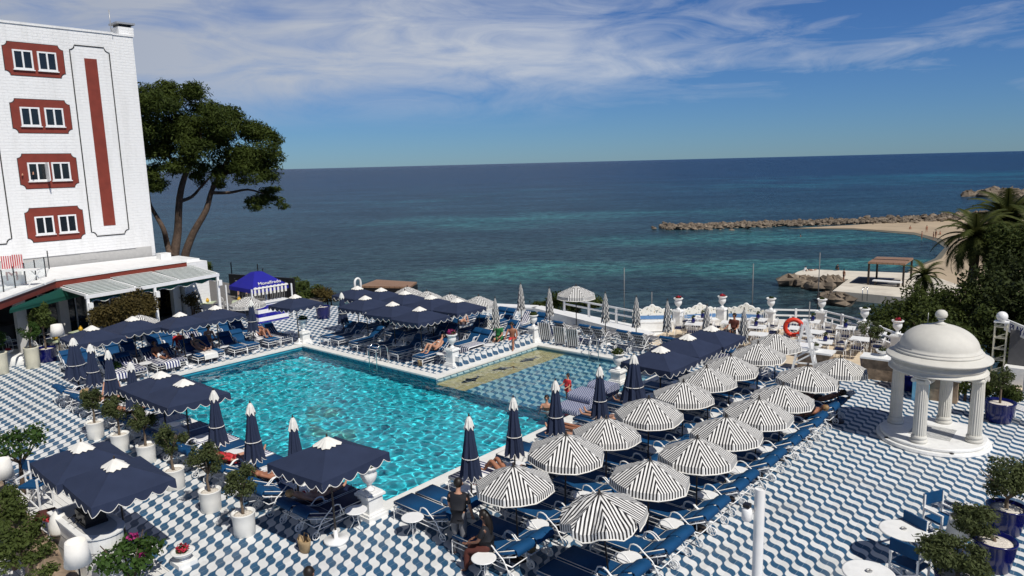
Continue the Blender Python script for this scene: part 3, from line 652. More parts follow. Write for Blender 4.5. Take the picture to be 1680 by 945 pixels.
# ------------------------------------------------------------------ hotel
def build_hotel():
    U=-46.0
    t=thing('hotel_building','tall white hotel block with brick red window panels and upright red stripes','hotel',(U,14,0))
    L=Vector((U,14,0))
    def loc(y,z,x=0): return Vector((x,y-14,z))
    b=MB(); b.box(loc(9.4,10.2,-7),(14,18.9,12.4)); obj('wall',b,M['stucco'],t)
    b=MB(); b.box(loc(19.46,9.9,-7.16),(14,1.2,13.0)); obj('wall',b,M['stucco'],t)
    b=MB(); b.box(loc(10,3.7,-7.05),(14,19.6,.62)); b.box(loc(16.2,3.78,-.044),(.02,.9,.42)); obj('recessed_wall',b,M['grey_wall'],t)
    b=MB(); b.box(loc(9.4,16.46,-7),(14.1,19.0,.12)); b.box(loc(19.46,16.45,-7.16),(14.1,1.3,.1)); obj('parapet',b,M['stucco'],t)
    # chimney and aerial
    q=PU(203,60,U-.8); b=MB(); b.box(loc(q.y,16.72,-.9),(1,.86,.5)); ch=obj('chimney',b,M['stucco'],t)
    b=MB(); b.box(loc(q.y,17.18,-.9),(1.15,1.05,.1)); obj('chimney_cap',b,M['grey_metal'],ch)
    b=MB(); b.box(loc(q.y,17.05,-.9),(.8,.7,.165)); obj('chimney_vent',b,M['black'],ch)
    b=MB(); b.tube([loc(q.y-.72,16.5,-.7),loc(q.y-.72,17.9,-.7)],.03,6); obj('aerial',b,M['grey_metal'],t)
    def notch(y0,y1,z0,z1,r,k=4):
        """rectangle with concave quarter-round corners"""
        o=[]
        for cy,cz,a0 in((y1,z1,270),(y0,z1,360),(y0,z0,90),(y1,z0,180)):
            for i in range(k+1):
                a=R(a0-90*i/k); o.append((cy+r*math.cos(a),cz+r*math.sin(a)))
        return o
    rows=[(13.76,15.46),(10.76,12.53),(7.78,9.63),(4.86,6.70)]
    for c,y0 in enumerate((13.27,13.27-6.07,13.27-12.14)):
        if y0<1: continue
        for i,(z0,z1) in enumerate(rows):
            b=MB(); pts=notch(y0,y0+2.86,z0,z1,.24); b.extrude([loc(y,z,.0) for y,z in pts],(.025,0,0)); pn=obj('red_panel',b,M['red'],t)
            b=MB(); pts=notch(y0-.03,y0+2.89,z0-.03,z1+.03,.24); b.extrude([loc(y,z,.0) for y,z in pts],(.012,0,0)); obj('panel_outline',b,M['dark_line'],pn)
            for j,yw in enumerate((y0+.40,y0+1.56)):
                w=.93; h=1.0; zc=(z0+z1)/2-.03; 
                b=MB()
                for yy in(yw+.04,yw+w/2,yw+w-.04): b.box(loc(yy,zc,.05),(.07,.08,h))
                for zz in(zc-h/2+.04,zc+h/2-.04): b.box(loc(yw+w/2,zz,.052),(.072,w+.003,.08))
                b.box(loc(yw+w/2,zc-h/2-.03,.06),(.12,w+.1,.05))
                wf=obj('window',b,M['white_rail'],t)
                b=MB(); b.box(loc(yw+w/2,zc,.028),(.012,w-.1,h-.1)); obj('pane',b,M['glass_dark'],wf)
                if c==0 and i==2 and j==0:      # the open sash
                    b=MB(); b.box(loc(yw+w-.06,zc,.30),(.55,.05,h)); obj('open_sash',b,M['white_rail'],wf)
        ys=y0+3.92
        b=MB(); b.extrude([loc(y,z) for y,z in((ys,5.47),(ys,14.93),(ys+.66,14.93),(ys+.66,5.47))][::-1],(.02,0,0)); obj('red_stripe',b,M['red'],t)
        b=MB(); pts=notch(y0+3.22,y0+5.3,4.9,15.6,.26); b.tube([loc(y,z,.012) for y,z in pts],.032,4,closed=True); obj('line_border',b,M['dark_line'],t)
    # annex roof slab with red fascia (ground floor restaurant)
    e=[(-30.5,4.4),(-35.9,9.0),(-40.1,12.35),(-40.9,16.0),(-41.4,19.6)]
    t=thing('restaurant_annex','single storey restaurant wing with white roof slab, red fascia and dark glazing','restaurant',(-44,15,0)); L=Vector((-44,15,0))
    back=[(-45.7,20.4),(-45.7,3.0),(-31,3.0)]
    b=MB(); b.prism([(x+44,y-15) for x,y in e+back],3.12,3.42); obj('roof',b,M['stucco'],t)
    b=MB()
    for (x0,y0),(x1,y1) in zip(e,e[1:]):
        d=Vector((x1-x0,y1-y0,0)).normalized(); n_=Vector((d.y,-d.x,0))
        b.bar(Vector((x0,y0,3.2))-L+n_*.07,Vector((x1,y1,3.2))-L+n_*.07,.13,.34)
    obj('fascia',b,M['red'],t)
    b=MB()
    for (x0,y0),(x1,y1) in zip(e,e[1:]):
        d=Vector((x1-x0,y1-y0,0)).normalized(); n_=Vector((d.y,-d.x,0)); b.bar(Vector((x0,y0,3.41))-L+n_*.08,Vector((x1,y1,3.41))-L+n_*.08,.2,.09)
    obj('edge_trim',b,M['white'],t)
    b=MB(); b.box(Vector((-43.4,20.35,1.62))-L,(3.2,1.5,3.24)); obj('end_block',b,M['stucco'],t)
    b=MB(); b.box(Vector((-43.6,19.4,3.55))-L,(.6,.6,.45)); b.box(Vector((-43.6,20.3,3.29))-L,(2.6,1.2,.16)); obj('roof_box',b,M['white'],t)
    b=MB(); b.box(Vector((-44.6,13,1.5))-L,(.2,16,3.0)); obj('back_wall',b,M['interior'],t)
    b=MB()
    for k in range(9):
        y=12.6+k*.86; b.box(Vector((-43.4,y,1.5))-L,(.06,.06,2.9))
    b.box(Vector((-43.4,16,2.3))-L,(.05,7,.05)); obj('glazing_bar',b,M['grey_metal'],t)
    b=MB(); b.box(Vector((-43.5,16,1.5))-L,(.03,7.0,2.9)); obj('glass_wall',b,M['glass_dark'],t)
    for x,y in((-41.9,13.2),(-42.4,19.3),(-38.6,10.4),(-34.6,6.6),(-42.8,9.6)):
        b=MB(); b.box(Vector((x,y,1.55))-L,(.42,.42,3.08)); obj('column',b,M['grey_wall'] if x!=-42.4 else M['white'],t)
    # shaded bar counter inside
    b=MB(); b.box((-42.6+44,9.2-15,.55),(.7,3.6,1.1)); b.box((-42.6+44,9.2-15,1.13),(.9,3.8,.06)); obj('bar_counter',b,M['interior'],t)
    # green awning under the fascia
    a0=Vector((-40.0,12.5,3.0)); a1=Vector((-36.0,9.25,3.0)); n_=Vector((.62,-.75,0)); n_=Vector((.63,.77,0))*0+Vector((.64,-.768,0))
    b=MB(); q=[a0+Vector((.16,.1,0)),a1+Vector((.16,.1,0)),a1+Vector((.3,-.0,-.10)),P(150,476,2.35)]
    b.extrude(q,(0,0,-.04)); q2=[q[3],q[2],q[2]+Vector((0,0,-.10)),q[3]+Vector((0,0,-.2))]; b.extrude(q2,(-.03,.02,0)); single('green_awning',b,M['green_awn'],'dark green canvas awning hung under the red fascia left of the pergola','awning')
    # glass balustrade on the roof
    t=thing('glass_railing','glass balustrade with black posts on the restaurant roof edge','railing',(-38,10.5,3.42)); L=Vector((-38,10.5,3.42))
    pp=[P(x,y,3.42) for x,y in((-14,486),(6.3,479),(25.4,472.3),(42.9,465.5),(59.8,459.6),(75.7,454))]
    for p in pp: b=MB(); b.box(p-L+Vector((0,0,.5)),(.045,.045,1.0)); obj('post',b,M['black'],t)
    gm,n,bs=newmat('clear_glass'); bs.inputs['Base Color'].default_value=(.75,.85,.85,1); bs.inputs['Roughness'].default_value=.02; bs.inputs['Alpha'].default_value=.22
    for p,q in zip(pp,pp[1:]):
        b=MB(); b.bar(p.lerp(q,.05)-L+Vector((0,0,.5)),p.lerp(q,.95)-L+Vector((0,0,.5)),.012,.9); obj('pane',b,gm,t)
    corner=pp[-1]+Vector((-3.3,1.2,0)); b=MB(); b.bar(pp[-1]-L+Vector((-.1,.04,.5)),corner-L+Vector((0,0,.5)),.012,.9); obj('pane',b,gm,t)
    b=MB(); b.box(corner-L+Vector((0,0,.5)),(.045,.045,1.0)); obj('post',b,M['black'],t)
    # roof table, two striped chairs, sign with the letter
    p=P(28,470,3.42)
    t=thing('folding_table','long white folding table with crossed legs on the roof terrace','table',p,R(50))
    b=MB(); b.box((0,0,.76),(2.1,.55,.05)); obj('tabletop',b,M['white'],t)
    for s in(-.85,.85):
        b=MB(); b.bar((s-.3,-.2,0),(s+.3,-.2,.74),.035); b.bar((s+.3,.2,0),(s-.3,.2,.74),.035); obj('leg',b,M['white'],t)
    for k,(x,y) in enumerate(((11,462),(29,459))):
        p=P(x,y,3.42); t=thing('striped_chair','%s of two red and white striped chairs behind the roof table'%('left','right')[k],'chair',p,R(50),'red striped chairs on the roof terrace')
        b=MB(); b.box((0,.25,.85),(.5,.04,.75)); 
        for i in range(len(b.f)): b.uv[i]=[(b.v[j][0],b.v[j][2]) for j in b.f[i]]
        obj('backrest',b,M['red_stripe'],t)
        b=MB(); b.box((0,0,.45),(.5,.5,.05)); obj('seat',b,M['red_seat'],t)
        for sx in(-.22,.22):
            for sy in(-.2,.24): b=MB(); b.box((sx,sy,.21),(.04,.04,.42)); obj('leg',b,M['white'],t)
    p=P(28,466,3.42); t=thing('letter_sign','white board with a red letter M standing under the roof table','sign',p,R(50))
    b=MB(); b.box((0,-.33,.42),(1.0,.05,.72)); obj('board',b,M['white'],t)
    me=textmesh('M',.78); me.materials.append(M['red']); o=obj('letter',me,None,t,(0,-.37,.46),(R(90),0,0))
build_hotel()
def build_pergola():
    f=[P(143,487,2.7),P(253,469,2.7),P(356,451,2.7)]; bk=[Vector((-40.75,12.55,3.06)),Vector((-41.05,16.0,3.06)),Vector((-41.5,20.0,3.06))]
    t=thing('pergola','white pergola with pale slatted roof and scalloped green valance before the restaurant','pergola',f[0].lerp(f[2],.5)*1); t.location.z=0; L=Vector(t.location)
    for p in f:
        b=MB(); b.box((p.x-L.x,p.y-L.y,1.35),(.13,.13,2.7)); po=obj('post',b,M['white_rail'],t)
        b=MB(); b.box((p.x-L.x+.09,p.y-L.y+.07,2.25),(.2,.2,.3)); obj('lamp_box',b,M['white'],po)
    b=MB(); e=(f[2]-f[0]).normalized(); b.bar(f[0]-L-e*.1,f[1]-L,.14,.17); b.bar(f[1]-L,f[2]-L+e*.1,.14,.17); obj('front_beam',b,M['white_rail'],t)
    for k in range(4):
        a=k/3; p=f[0].lerp(f[2],a); q=bk[0].lerp(bk[2],a); b=MB(); b.bar(q-L,p-L+Vector((0,0,.06)),.10,.12); obj('rafter',b,M['white_rail'],t)
    for k in range(3):
        b=MB(); N=11
        for i in range(N):
            s=(i+.5)/N; a=bk[0].lerp(bk[2],k/3+.012).lerp(f[0].lerp(f[2],k/3+.012),s); c=bk[0].lerp(bk[2],(k+1)/3-.012).lerp(f[0].lerp(f[2],(k+1)/3-.012),s)
            b.bar(a-L+Vector((0,0,.10)),c-L+Vector((0,0,.10)),.125,.03)
        obj('slat_panel',b,M['slat_green'],t)
        b=MB(); q=[bk[0].lerp(bk[2],k/3+.02)-L,f[0].lerp(f[2],k/3+.02)-L,f[0].lerp(f[2],(k+1)/3-.02)-L,bk[0].lerp(bk[2],(k+1)/3-.02)-L]; b.extrude([v+Vector((0,0,-.02)) for v in q],(0,0,-.02)); obj('slat_gap_shade',b,M['green_awn'],t)  # dark sheet added under the slats so the gaps look shaded
    for k in range(2):
        b=MB(); n=24; A=f[k]-L;B=f[k+1]-L; top=[];bot=[]
        for i in range(n+1):
            p=A.lerp(B,i/n)+Vector((-.1,0,-.08)); top.append(p); bot.append(p+Vector((0,0,-.22-.07*math.cos(i*PI/3))))
        for i in range(n): q=b.vs([top[i],top[i+1],bot[i+1],bot[i]]); b.face((q,q+1,q+2,q+3))
        va=obj('valance',b,M['green_awn'],t)
        b=MB(); b.tube(bot,.017,5); obj('valance_trim',b,M['cap_fab'],va)
build_pergola()
# ------------------------------------------------------------------ sun loungers
def lounger_path(ang):
    hx=.28; n=[(-.95,.38),(-.3,.38),(hx-.08,.38)]; a=R(ang)
    for k in range(1,4): n.append((hx+.08*k/3*math.cos(a*k/3)-.03,.38+.10*math.sin(a)*(k/3)**2*.5))
    Lb=.66; n.append((hx+Lb*math.cos(a),.39+Lb*math.sin(a))); return [(x,0,z) for x,z in n],(hx,a,Lb)
CH={}
def lounger_meshes(ang,cush):
    key=(ang,cush)
    if key in CH: return CH[key]
    path,(hx,a,Lb)=lounger_path(ang); d={}
    b=MB(); b.sweep(path,sec_round(.60,.085,.03),False)
    for i,f in enumerate(b.f): b.uv[i]=[(b.v[j][1],b.v[j][0]) for j in f]
    for i in range(len(b.sm)): b.sm[i]=True if len(b.f[i])==4 else False
    d['mattress']=b.mesh('mattress',M[cush])
    b=MB()
    top=[Vector(p) for p in path]; nn=[]
    for i,p in enumerate(top):
        dd=(top[min(i+1,len(top)-1)]-top[max(i-1,0)]).normalized(); nn.append(Vector((-dd.z,0,dd.x)))
    e=[p+n*.082+Vector((0,.292,0)) for p,n in zip(top,nn)]; e2=[p+n*.082+Vector((0,-.292,0)) for p,n in zip(top,nn)]
    b.tube(e+e2[::-1],.0095,4,closed=True); h=path[3]; q=Vector(h)+nn[3]*.086; b.tube([q+Vector((0,-.29,0)),q+Vector((0,.29,0))],.007,4)
    d['piping']=b.mesh('piping',M['cap_fab'])
    b=MB(); end=Vector(path[-1]); dr=Vector((math.cos(a),0,math.sin(a))); up=Vector((-math.sin(a),0,math.cos(a)))
    b.sweep([end-dr*.24+up*.083,end-dr*.16+up*.095,end-dr*.04+up*.09,end+dr*.03+up*.05,end+dr*.03-up*.05],sec_round(.585,.04,.018))
    d['head_pillow']=b.mesh('head_pillow',M['cushion'])
    b=MB(); r=.014
    for s in(-.31,.31):
        b.tube([(-.95,s,.33),(.80,s,.33)],r,5); b.tube([(-.9,s,.22),(.74,s,.22)],r*.8,5)
        b.tube([(hx,s,.34),(hx+Lb*math.cos(a)+.02,s,.35+Lb*math.sin(a))],r,5)
    for x in(-.95,-.45,.05,.45,.80): b.tube([(x,-.31,.33),(x,.31,.33)],r*.9,5)
    for k in(.3,.65,1.0): p=Vector((hx,0,.345))+dr*Lb*k; b.tube([p+Vector((0,-.31,0)),p+Vector((0,.31,0))],r*.9,5)
    p=Vector((hx,0,.34))+dr*Lb*.62
    for s in(-.22,.22): b.tube([p+Vector((0,s,0)),(.66,s,.33)],r*.8,5)
    b.tube([(-.9,-.31,.22),(-.9,.31,.22)],r*.8,5)
    d['frame']=b.mesh('frame',M['white_rail'])
    b=MB()
    arc=[(-.02,0,.34)]+[(.20-.22*math.cos(t),0,.42+.24*math.sin(t)) for t in [PI*k/9 for k in range(3,8)]]+[(.60,0,.42),(.78,0,.12)]
    curl=[(.02+.07*math.cos(t),0,.43+.07*math.sin(t)) for t in [R(160-300*k/7) for k in range(8)]]
    b.tube(arc,.016,5); b.tube(curl,.011,5); d['armrest']=b.mesh('armrest',M['white_rail'])
    b=MB(); b.tube([(-.93,-.31,.33),(-.95,-.30,0),(-.93,-.29,.02)],.015,5); d['leg']=b.mesh('leg',M['white_rail'])
    b=MB(); b.tube([(.60,0,.33),(.74,0,.11)],.014,5); d['rear_leg']=b.mesh('leg',M['white_rail'])
    b=MB(); b.torus((0,0,0),.095,.014,'Y',14,5)
    for k in range(5): t=2*PI*k/5; b.tube([(0,0,0),(.095*math.cos(t),0,.095*math.sin(t))],.008,4,caps=False)
    d['wheel']=b.mesh('wheel',M['white_rail'])
    CH[key]=d; return d
def make_lounger(ang,cush,label):
    d=lounger_meshes(ang,cush); t=thing('sun_lounger',label,'sun lounger')
    m_=obj('mattress',d['mattress'],None,t); obj('piping',d['piping'],None,m_); obj('head_pillow',d['head_pillow'],None,m_)
    obj('frame',d['frame'],None,t)
    for s in(-.34,.34): obj('armrest',d['armrest'],None,t,(0,s,0))
    for s in(0,1): obj('leg',d['leg'],None,t,(0,0 if s==0 else .62,0))
    for s in(-.33,.33): obj('leg',d['rear_leg'],None,t,(0,s*.9,0)); obj('wheel',d['wheel'],None,t,(.78,s,.109))
    return t
PRO={}
def lounger(u,v,rz,label,ang=24,cush='cushion',group='sun loungers'):
    k=(ang,cush)
    if k not in PRO: PRO[k]=Proto(make_lounger(ang,cush,label))
    return PRO[k].put((u,v,0),rz,label,None,group)
def make_side_table():
    t=thing('side_table','white round side table','table')
    b=MB(); b.lathe([(.245,0),(.262,.006),(.265,.02),(.25,.026)],20,(0,0,.475)); obj('tabletop',b,M['white_rail'],t)
    for k in range(3):
        a=2*PI*k/3; c,s=math.cos(a),math.sin(a); b=MB(); b.tube([(c*.15,s*.15,.476),(c*.07,s*.07,.30),(c*.06,s*.06,.22),(c*.19,s*.19,.0)],.011,5); obj('leg',b,M['white_rail'],t)
    b=MB(); b.torus((0,0,.24),.062,.008,'Z',10,4); obj('ring',b,M['white_rail'],t); return t
TABLE=Proto(make_side_table())
rngL=random.Random(21)
def jig(a=.05): return rngL.uniform(-a,a)
def rows():
    # right block, outer row (B), middle row (A), pool side row (0): heads towards +X
    def pairs(T0,n,u,desc,skip=(),tab_u=None,cush=lambda i:'cushion',ang=lambda i:22,dv=1.79,tables=True,end='near'):
        i=0
        for k in range(n):
            T=T0+dv*k
            if tables: TABLE.put((u+.5+jig(.1) if tab_u is None else tab_u,T+jig(.03),0),jig(1),'round side table, %s from the near end beside %s'%(ORD[k],desc),1,'white round side tables')
            for o in(.57,1.22):
                if i not in skip: lounger(u+jig(.03),T+o+jig(.02),jig(.012),'%s lounger, %s from the near end of %s'%({'cushion':'blue','cush_stripe':'navy striped','cushion_dark':'dark navy'}[cush(i)],ORD[i],desc),ang(i),cush(i))
                i+=1
    pairs(8.41,9,-7.5,'the outer row under striped parasols',tab_u=-7.25,ang=lambda i:26)
    pairs(10.15,9,-9.88,'the middle row right of the pool',tab_u=-9.6)
    pairs(10.45,8,-12.14,"the row along the pool's right edge",dv=1.85,tab_u=-12.1,cush=lambda i:'cush_stripe' if i in(2,7,11) else 'cushion',ang=lambda i:(18,20,30,24,16,16,24)[i%7])
    # left side of the pool: heads towards -Y
    i=0
    for k in range(9):
        uc=-14.43-1.9*k
        TABLE.put((uc+.98,9.85+jig(.1),0),0,'round side table, %s from the near end of the left poolside row'%ORD[k],1,'white round side tables')
        for o in(.33,-.33):
            st='cush_stripe' if i in(9,10,15) else 'cushion_dark' if i in (0,1) else 'cushion'
            lounger(uc+o,9.72+jig(.04),R(-90)+jig(.02),'%s lounger, %s from the near end of the row left of the pool'%({'cush_stripe':'navy striped','cushion_dark':'dark navy','cushion':'blue'}[st],ORD[i] ),28 if i>2 else 20,st); i+=1
    # upper left: heads towards -X
    i=0
    for k in range(5):
        vc=11.95+1.75*k
        TABLE.put((-31.6,vc+.87,0),0,'round side table, %s from left in the front row at the far left pool end'%ORD[k],1,'white round side tables')
        for o in(-.33,.33):
            st='cush_stripe' if i in(0,1,2,3,9) else 'cushion'
            lounger(-31.95+jig(.05),vc+o,PI+jig(.03),'%s sun lounger, %s from left, front row at the far left pool end'%('navy striped' if st=='cush_stripe' else 'blue',ORD[i]),42,st); i+=1
    i=0
    for k in range(5):
        vc=11.3+1.8*k
        for o in(-.33,.33):
            st='cush_stripe' if i in(6,) else 'cushion'
            lounger(-34.35+jig(.08),vc+o,PI+jig(.04),'%s sun lounger, %s from left, back row at the far left pool end'%('navy striped' if st=='cush_stripe' else 'blue',ORD[i]),44,st); i+=1
    # centre block: heads towards +Y
    for r_,(vv,us,desc) in enumerate(((21.35,(-29.45,-28.75,-27.3,-25.85,-24.4,-22.95),'front row between the pools'),(23.65,(-29.6,-28.9,-27.4,-26.7,-25.2,-24.5,-23.0,-22.3),'second row between the pools'),(25.95,(-29.2,-28.5,-27,-26.3,-24.8,-24.1,-22.6),'third row between the pools'),(28.1,(-27.5,-26.8,-25.3,-24.6,-23.4,-22.6),'farthest row between the pools'))):
        for i,uu in enumerate(us):
            st='cushion'
            lounger(uu+jig(.05),vv+jig(.06),R(90)+jig(.03),'blue sun lounger, %s from the left in the %s'%(ORD[i],desc),46 if r_ else 40,st)
            if i%2==1 and r_<3: TABLE.put((uu+.72,vv-.05,0),0,'round side table after the %s lounger of the %s'%(ORD[i],desc),1,'white round side tables')
    # far side of the shallow pool: seen from behind, heads towards -Y
    for i,uu in enumerate((-20.7,-19.25,-18.55,-17.15,-16.45,-15.0,-14.3,-12.9)):
        lounger(uu+jig(.06),28.35+jig(.06),R(-90)+jig(.05),'navy lounger seen from behind, %s from left beyond the shallow pool'%ORD[i],48,'webbing' if i!=5 else 'cushion')
    for i,(uu,vv) in enumerate(((-11.4,26.6),(-10.7,26.7),(-12.1,26.9))):
        lounger(uu,vv,R(90)+jig(.1),'%s lounger of three beyond the navy parasols by the terrace'%('left','middle','right')[(i+1)%3],40,'cush_stripe' if i==2 else 'webbing')
rows()
# ------------------------------------------------------------------ parasols
def make_striped(rumple=0):
    t=thing('striped_parasol','black and white striped octagonal parasol','parasol'); rng=random.Random(3)
    R0=.88;za=2.2;ze=1.80;zv=1.66;n=8
    b=MB(); tr=MB()
    for k in range(n):
        a0=2*PI*(k-.5)/n;a1=2*PI*(k+.5)/n;am=(a0+a1)/2; tang=Vector((-math.sin(am),math.cos(am),0))
        rows_=[]
        for f in(0.0,.35,.7,1.0):
            row=[]
            for s in(-1,-.5,0,.5,1):
                a=a0+(a1-a0)*(s+1)/2
                rr=R0*f/ (math.cos(a-am)/math.cos((a1-a0)/2))
                z=za-(za-ze)*(f**1.12)-.022*(1-abs(s))*f
                if rumple: z+=.05*math.sin(7*a+4*f)*f*(1.3 if 2<am<5.5 else .3); rr*=1-.08*f*(math.sin(5*a)**2 if 2<am<5.5 else 0)
                row.append(Vector((rr*math.cos(a),rr*math.sin(a),z)))
            rows_.append(row)
        row=[]
        for i,s in enumerate((-.97,-.5,0,.5,.97)):
            p=rows_[-1][i]; row.append(Vector((p.x*1.015,p.y*1.015,p.z-(ze-zv)))-tang*0)
        rows_.append(row)
        idx=[b.vs(r) for r in rows_]
        for A,B,ra,rb in zip(idx,idx[1:],rows_,rows_[1:]):
            for i in range(4):
                q=(A+i,A+i+1,B+i+1,B+i); pts=(ra[i],ra[i+1],rb[i+1],rb[i])
                if A==idx[0]:
                    if i==0: pass
                b.face(q,False,[(p.dot(tang),p.z) for p in pts])
        tr.tube([p+Vector((0,0,-.012)) for p in row],.016,4)
    c=obj('canopy',b,M['stripe_fab'],t); obj('fringe',tr,M['cap_fab'],c)
    b=MB(); b.lathe([(.018,0),(.03,.02),(.02,.045),(.028,.065),(.004,.09)],8,(0,0,za-.005)); obj('finial',b,M['pole'],t)
    b=MB(); b.tube([(0,0,.05),(0,0,za)],.02,7); obj('pole',b,M['pole'],t)
    for k in range(n):
        a=2*PI*(k+.5)/n; b=MB(); b.tube([(0,0,za-.06),(R0*.97*math.cos(a),R0*.97*math.sin(a),ze-.02)],.008,4); obj('rib',b,M['pole'],t)
    b=MB(); b.lathe([(.24,0),(.245,.05),(.22,.065),(.05,.07),(.035,.25)],18); obj('base',b,M['pole'],t); return t
def make_navy():
    t=thing('navy_parasol','square navy parasol','parasol'); H=.93;za=2.38;ze=1.98
    b=MB();tr=MB();n=20
    for k in range(4):
        Mr=Matrix.Rotation(k*PI/2,4,'Z'); rows_=[]
        for f in(.0,.3,.65,1.0):
            rows_.append([Mr@Vector((H*f,H*f*s,za-(za-ze)*f-.03*f*(1-abs(s))*(1 if 0<f<1 else .6))) for s in(-1,-.5,0,.5,1)])
        idx=[b.vs(r) for r in rows_]
        for A,B in zip(idx,idx[1:]):
            for i in range(4): b.face((A+i,A+i+1,B+i+1,B+i))
        top=[];bot=[];row=[]
        for i in range(n*2+1):
            s=-1+i/n; z=ze-.03*(1-abs(s))*.6; ph=(i/(n*2))*5; d=.115+.075*abs(math.sin(PI*ph))**.8 if True else 0
            d=.10+.12*abs(math.sin(PI*(ph+.5)))**1.0
            top.append(Mr@Vector((H,H*s,z))); bot.append(Mr@Vector((H*1.008,H*s*1.004,z-d)))
        A=b.vs(top);B=b.vs(bot)
        for i in range(n*2): b.face((A+i,A+i+1,B+i+1,B+i))
        tr.tube(bot,.0085,4)
    c=obj('canopy',b,M['navy_fab'],t); obj('scallop_trim',tr,M['cap_fab'],c)
    b=MB(); N=48; ring0=[];ring1=[]
    for i in range(N):
        a=2*PI*i/N; m_=max(abs(math.cos(a)),abs(math.sin(a))); rr=.245/m_*(1 if m_<.99 else 1); w=rr*(1+.10*math.cos(6*a*4/2))
        ring0.append((.05*math.cos(a),.05*math.sin(a),za+.075)); f=w/H*m_; ring1.append((w*math.cos(a),w*math.sin(a),za-(za-ze)*f+.025))
    A=b.vs(ring0);B=b.vs(ring1); ap=b.vs([(0,0,za+.09)])
    for i in range(N): b.face((A+i,A+(i+1)%N,B+(i+1)%N,B+i)); b.face((ap,A+(i+1)%N,A+i))
    obj('vent_cap',b,M['cap_fab'],c)
    b=MB(); b.lathe([(.015,0),(.026,.02),(.016,.04),(.024,.055),(.004,.08)],8,(0,0,za+.085)); obj('finial',b,M['pole'],t)
    b=MB(); b.tube([(0,0,.05),(0,0,za+.05)],.024,7); obj('pole',b,M['pole'],t)
    for k in range(8):
        a=PI/4*k; l=H*(1.4142 if k%2 else 1); b=MB(); b.tube([(0,0,za-.08),(l*.98*math.cos(a),l*.98*math.sin(a),ze-.035)],.009,4); obj('rib',b,M['pole'],t)
    b=MB(); b.lathe([(.27,0),(.28,.06),(.26,.075),(.05,.08),(.035,.28)],20); obj('base',b,M['white_rail'],t); return t
def make_closed(kind,wide=1.0):
    navy=kind=='navy'; t=thing('folded_parasol','folded parasol','parasol'); zt=2.45;zb=1.02 if navy else 1.15
    b=MB();rings=[];N=32;tr=MB();prof=((zt-.02,.03),(zt-.30,.095),(zt-.65,.135),(zt-1.0,.175),(zb,.235)) if navy else ((zt-.02,.025),(zt-.25,.085),(zt-.6,.13),(zt-.95,.16),(zb,.18))
    for j,(z,r) in enumerate(prof):
        ring=[]
        for i in range(N):
            a=2*PI*i/N+(j*.14 if not navy else j*.05); w=r*wide*(1+.24*math.cos(8*a)*(.4+.6*j/4)); zz=z-(.12*abs(math.cos(4*a)) if j==len(prof)-1 else 0); ring.append((w*math.cos(a),w*math.sin(a),zz))
        rings.append(ring)
    idx=[b.vs(r) for r in rings]
    for j,(A,B) in enumerate(zip(idx,idx[1:])):
        for i in range(N):
            b.face((A+i,A+(i+1)%N,B+(i+1)%N,B+i),False,[((i+e+j*2)*.055+.0,rings[jj][i%N][2]) for e,jj in((0,j),(1,j),(1,j+1),(0,j+1))])
    c=obj('canopy',b,M['navy_fab'] if navy else M['closed_bw'],t)
    if navy:
        tr.tube([Vector(p)*1 for p in rings[-1]],.011,4,closed=True); obj('scallop_trim',tr,M['cap_fab'],c)
        b=MB();r2=[]
        for j,(z,r) in enumerate(((zt+.02,.03),(zt-.08,.075),(zt-.27,.115))):
            r2.append(b.vs([(r*wide**.5*(1+.16*math.cos(8*2*PI*i/N)*j/2)*math.cos(2*PI*i/N),r*wide**.5*(1+.16*math.cos(8*2*PI*i/N)*j/2)*math.sin(2*PI*i/N),z-(.05*math.cos(6*2*PI*i/N) if j==2 else 0)) for i in range(N)]))
        for A,B in zip(r2,r2[1:]):
            for i in range(N): b.face((A+i,A+(i+1)%N,B+(i+1)%N,B+i))
        obj('vent_cap',b,M['cap_fab'],c)
        b=MB(); b.torus((0,0,1.45),.20*wide,.012,'Z',18,4); obj('strap',b,M['cap_fab'],t)
    b=MB(); b.lathe([(.015,0),(.028,.025),(.016,.045),(.022,.06),(.004,.085)],8,(0,0,zt)); obj('finial',b,M['pole'],t)
    b=MB(); b.tube([(0,0,.05),(0,0,zt)],.022,7); obj('pole',b,M['pole'],t)
    b=MB(); b.lathe([(.24,0),(.25,.05),(.23,.065),(.05,.07),(.035,.25)],18); obj('base',b,M['white_rail'],t); return t
PS=Proto(make_striped()); PN=Proto(make_navy()); PCN=Proto(make_closed('navy')); PCW=Proto(make_closed('navy',1.55)); PCS=Proto(make_closed('bw'))
def tilt(o,k=1.0):
    a,b=jig(R(3.0))*k,jig(R(3.0))*k; o.rotation_euler=(a,b,o.rotation_euler[2]); z=2.2; v=Matrix.Rotation(o.rotation_euler[2],3,'Z').inverted() if False else None
    o.location=(o.location[0]-b*z,o.location[1]+a*z,0)
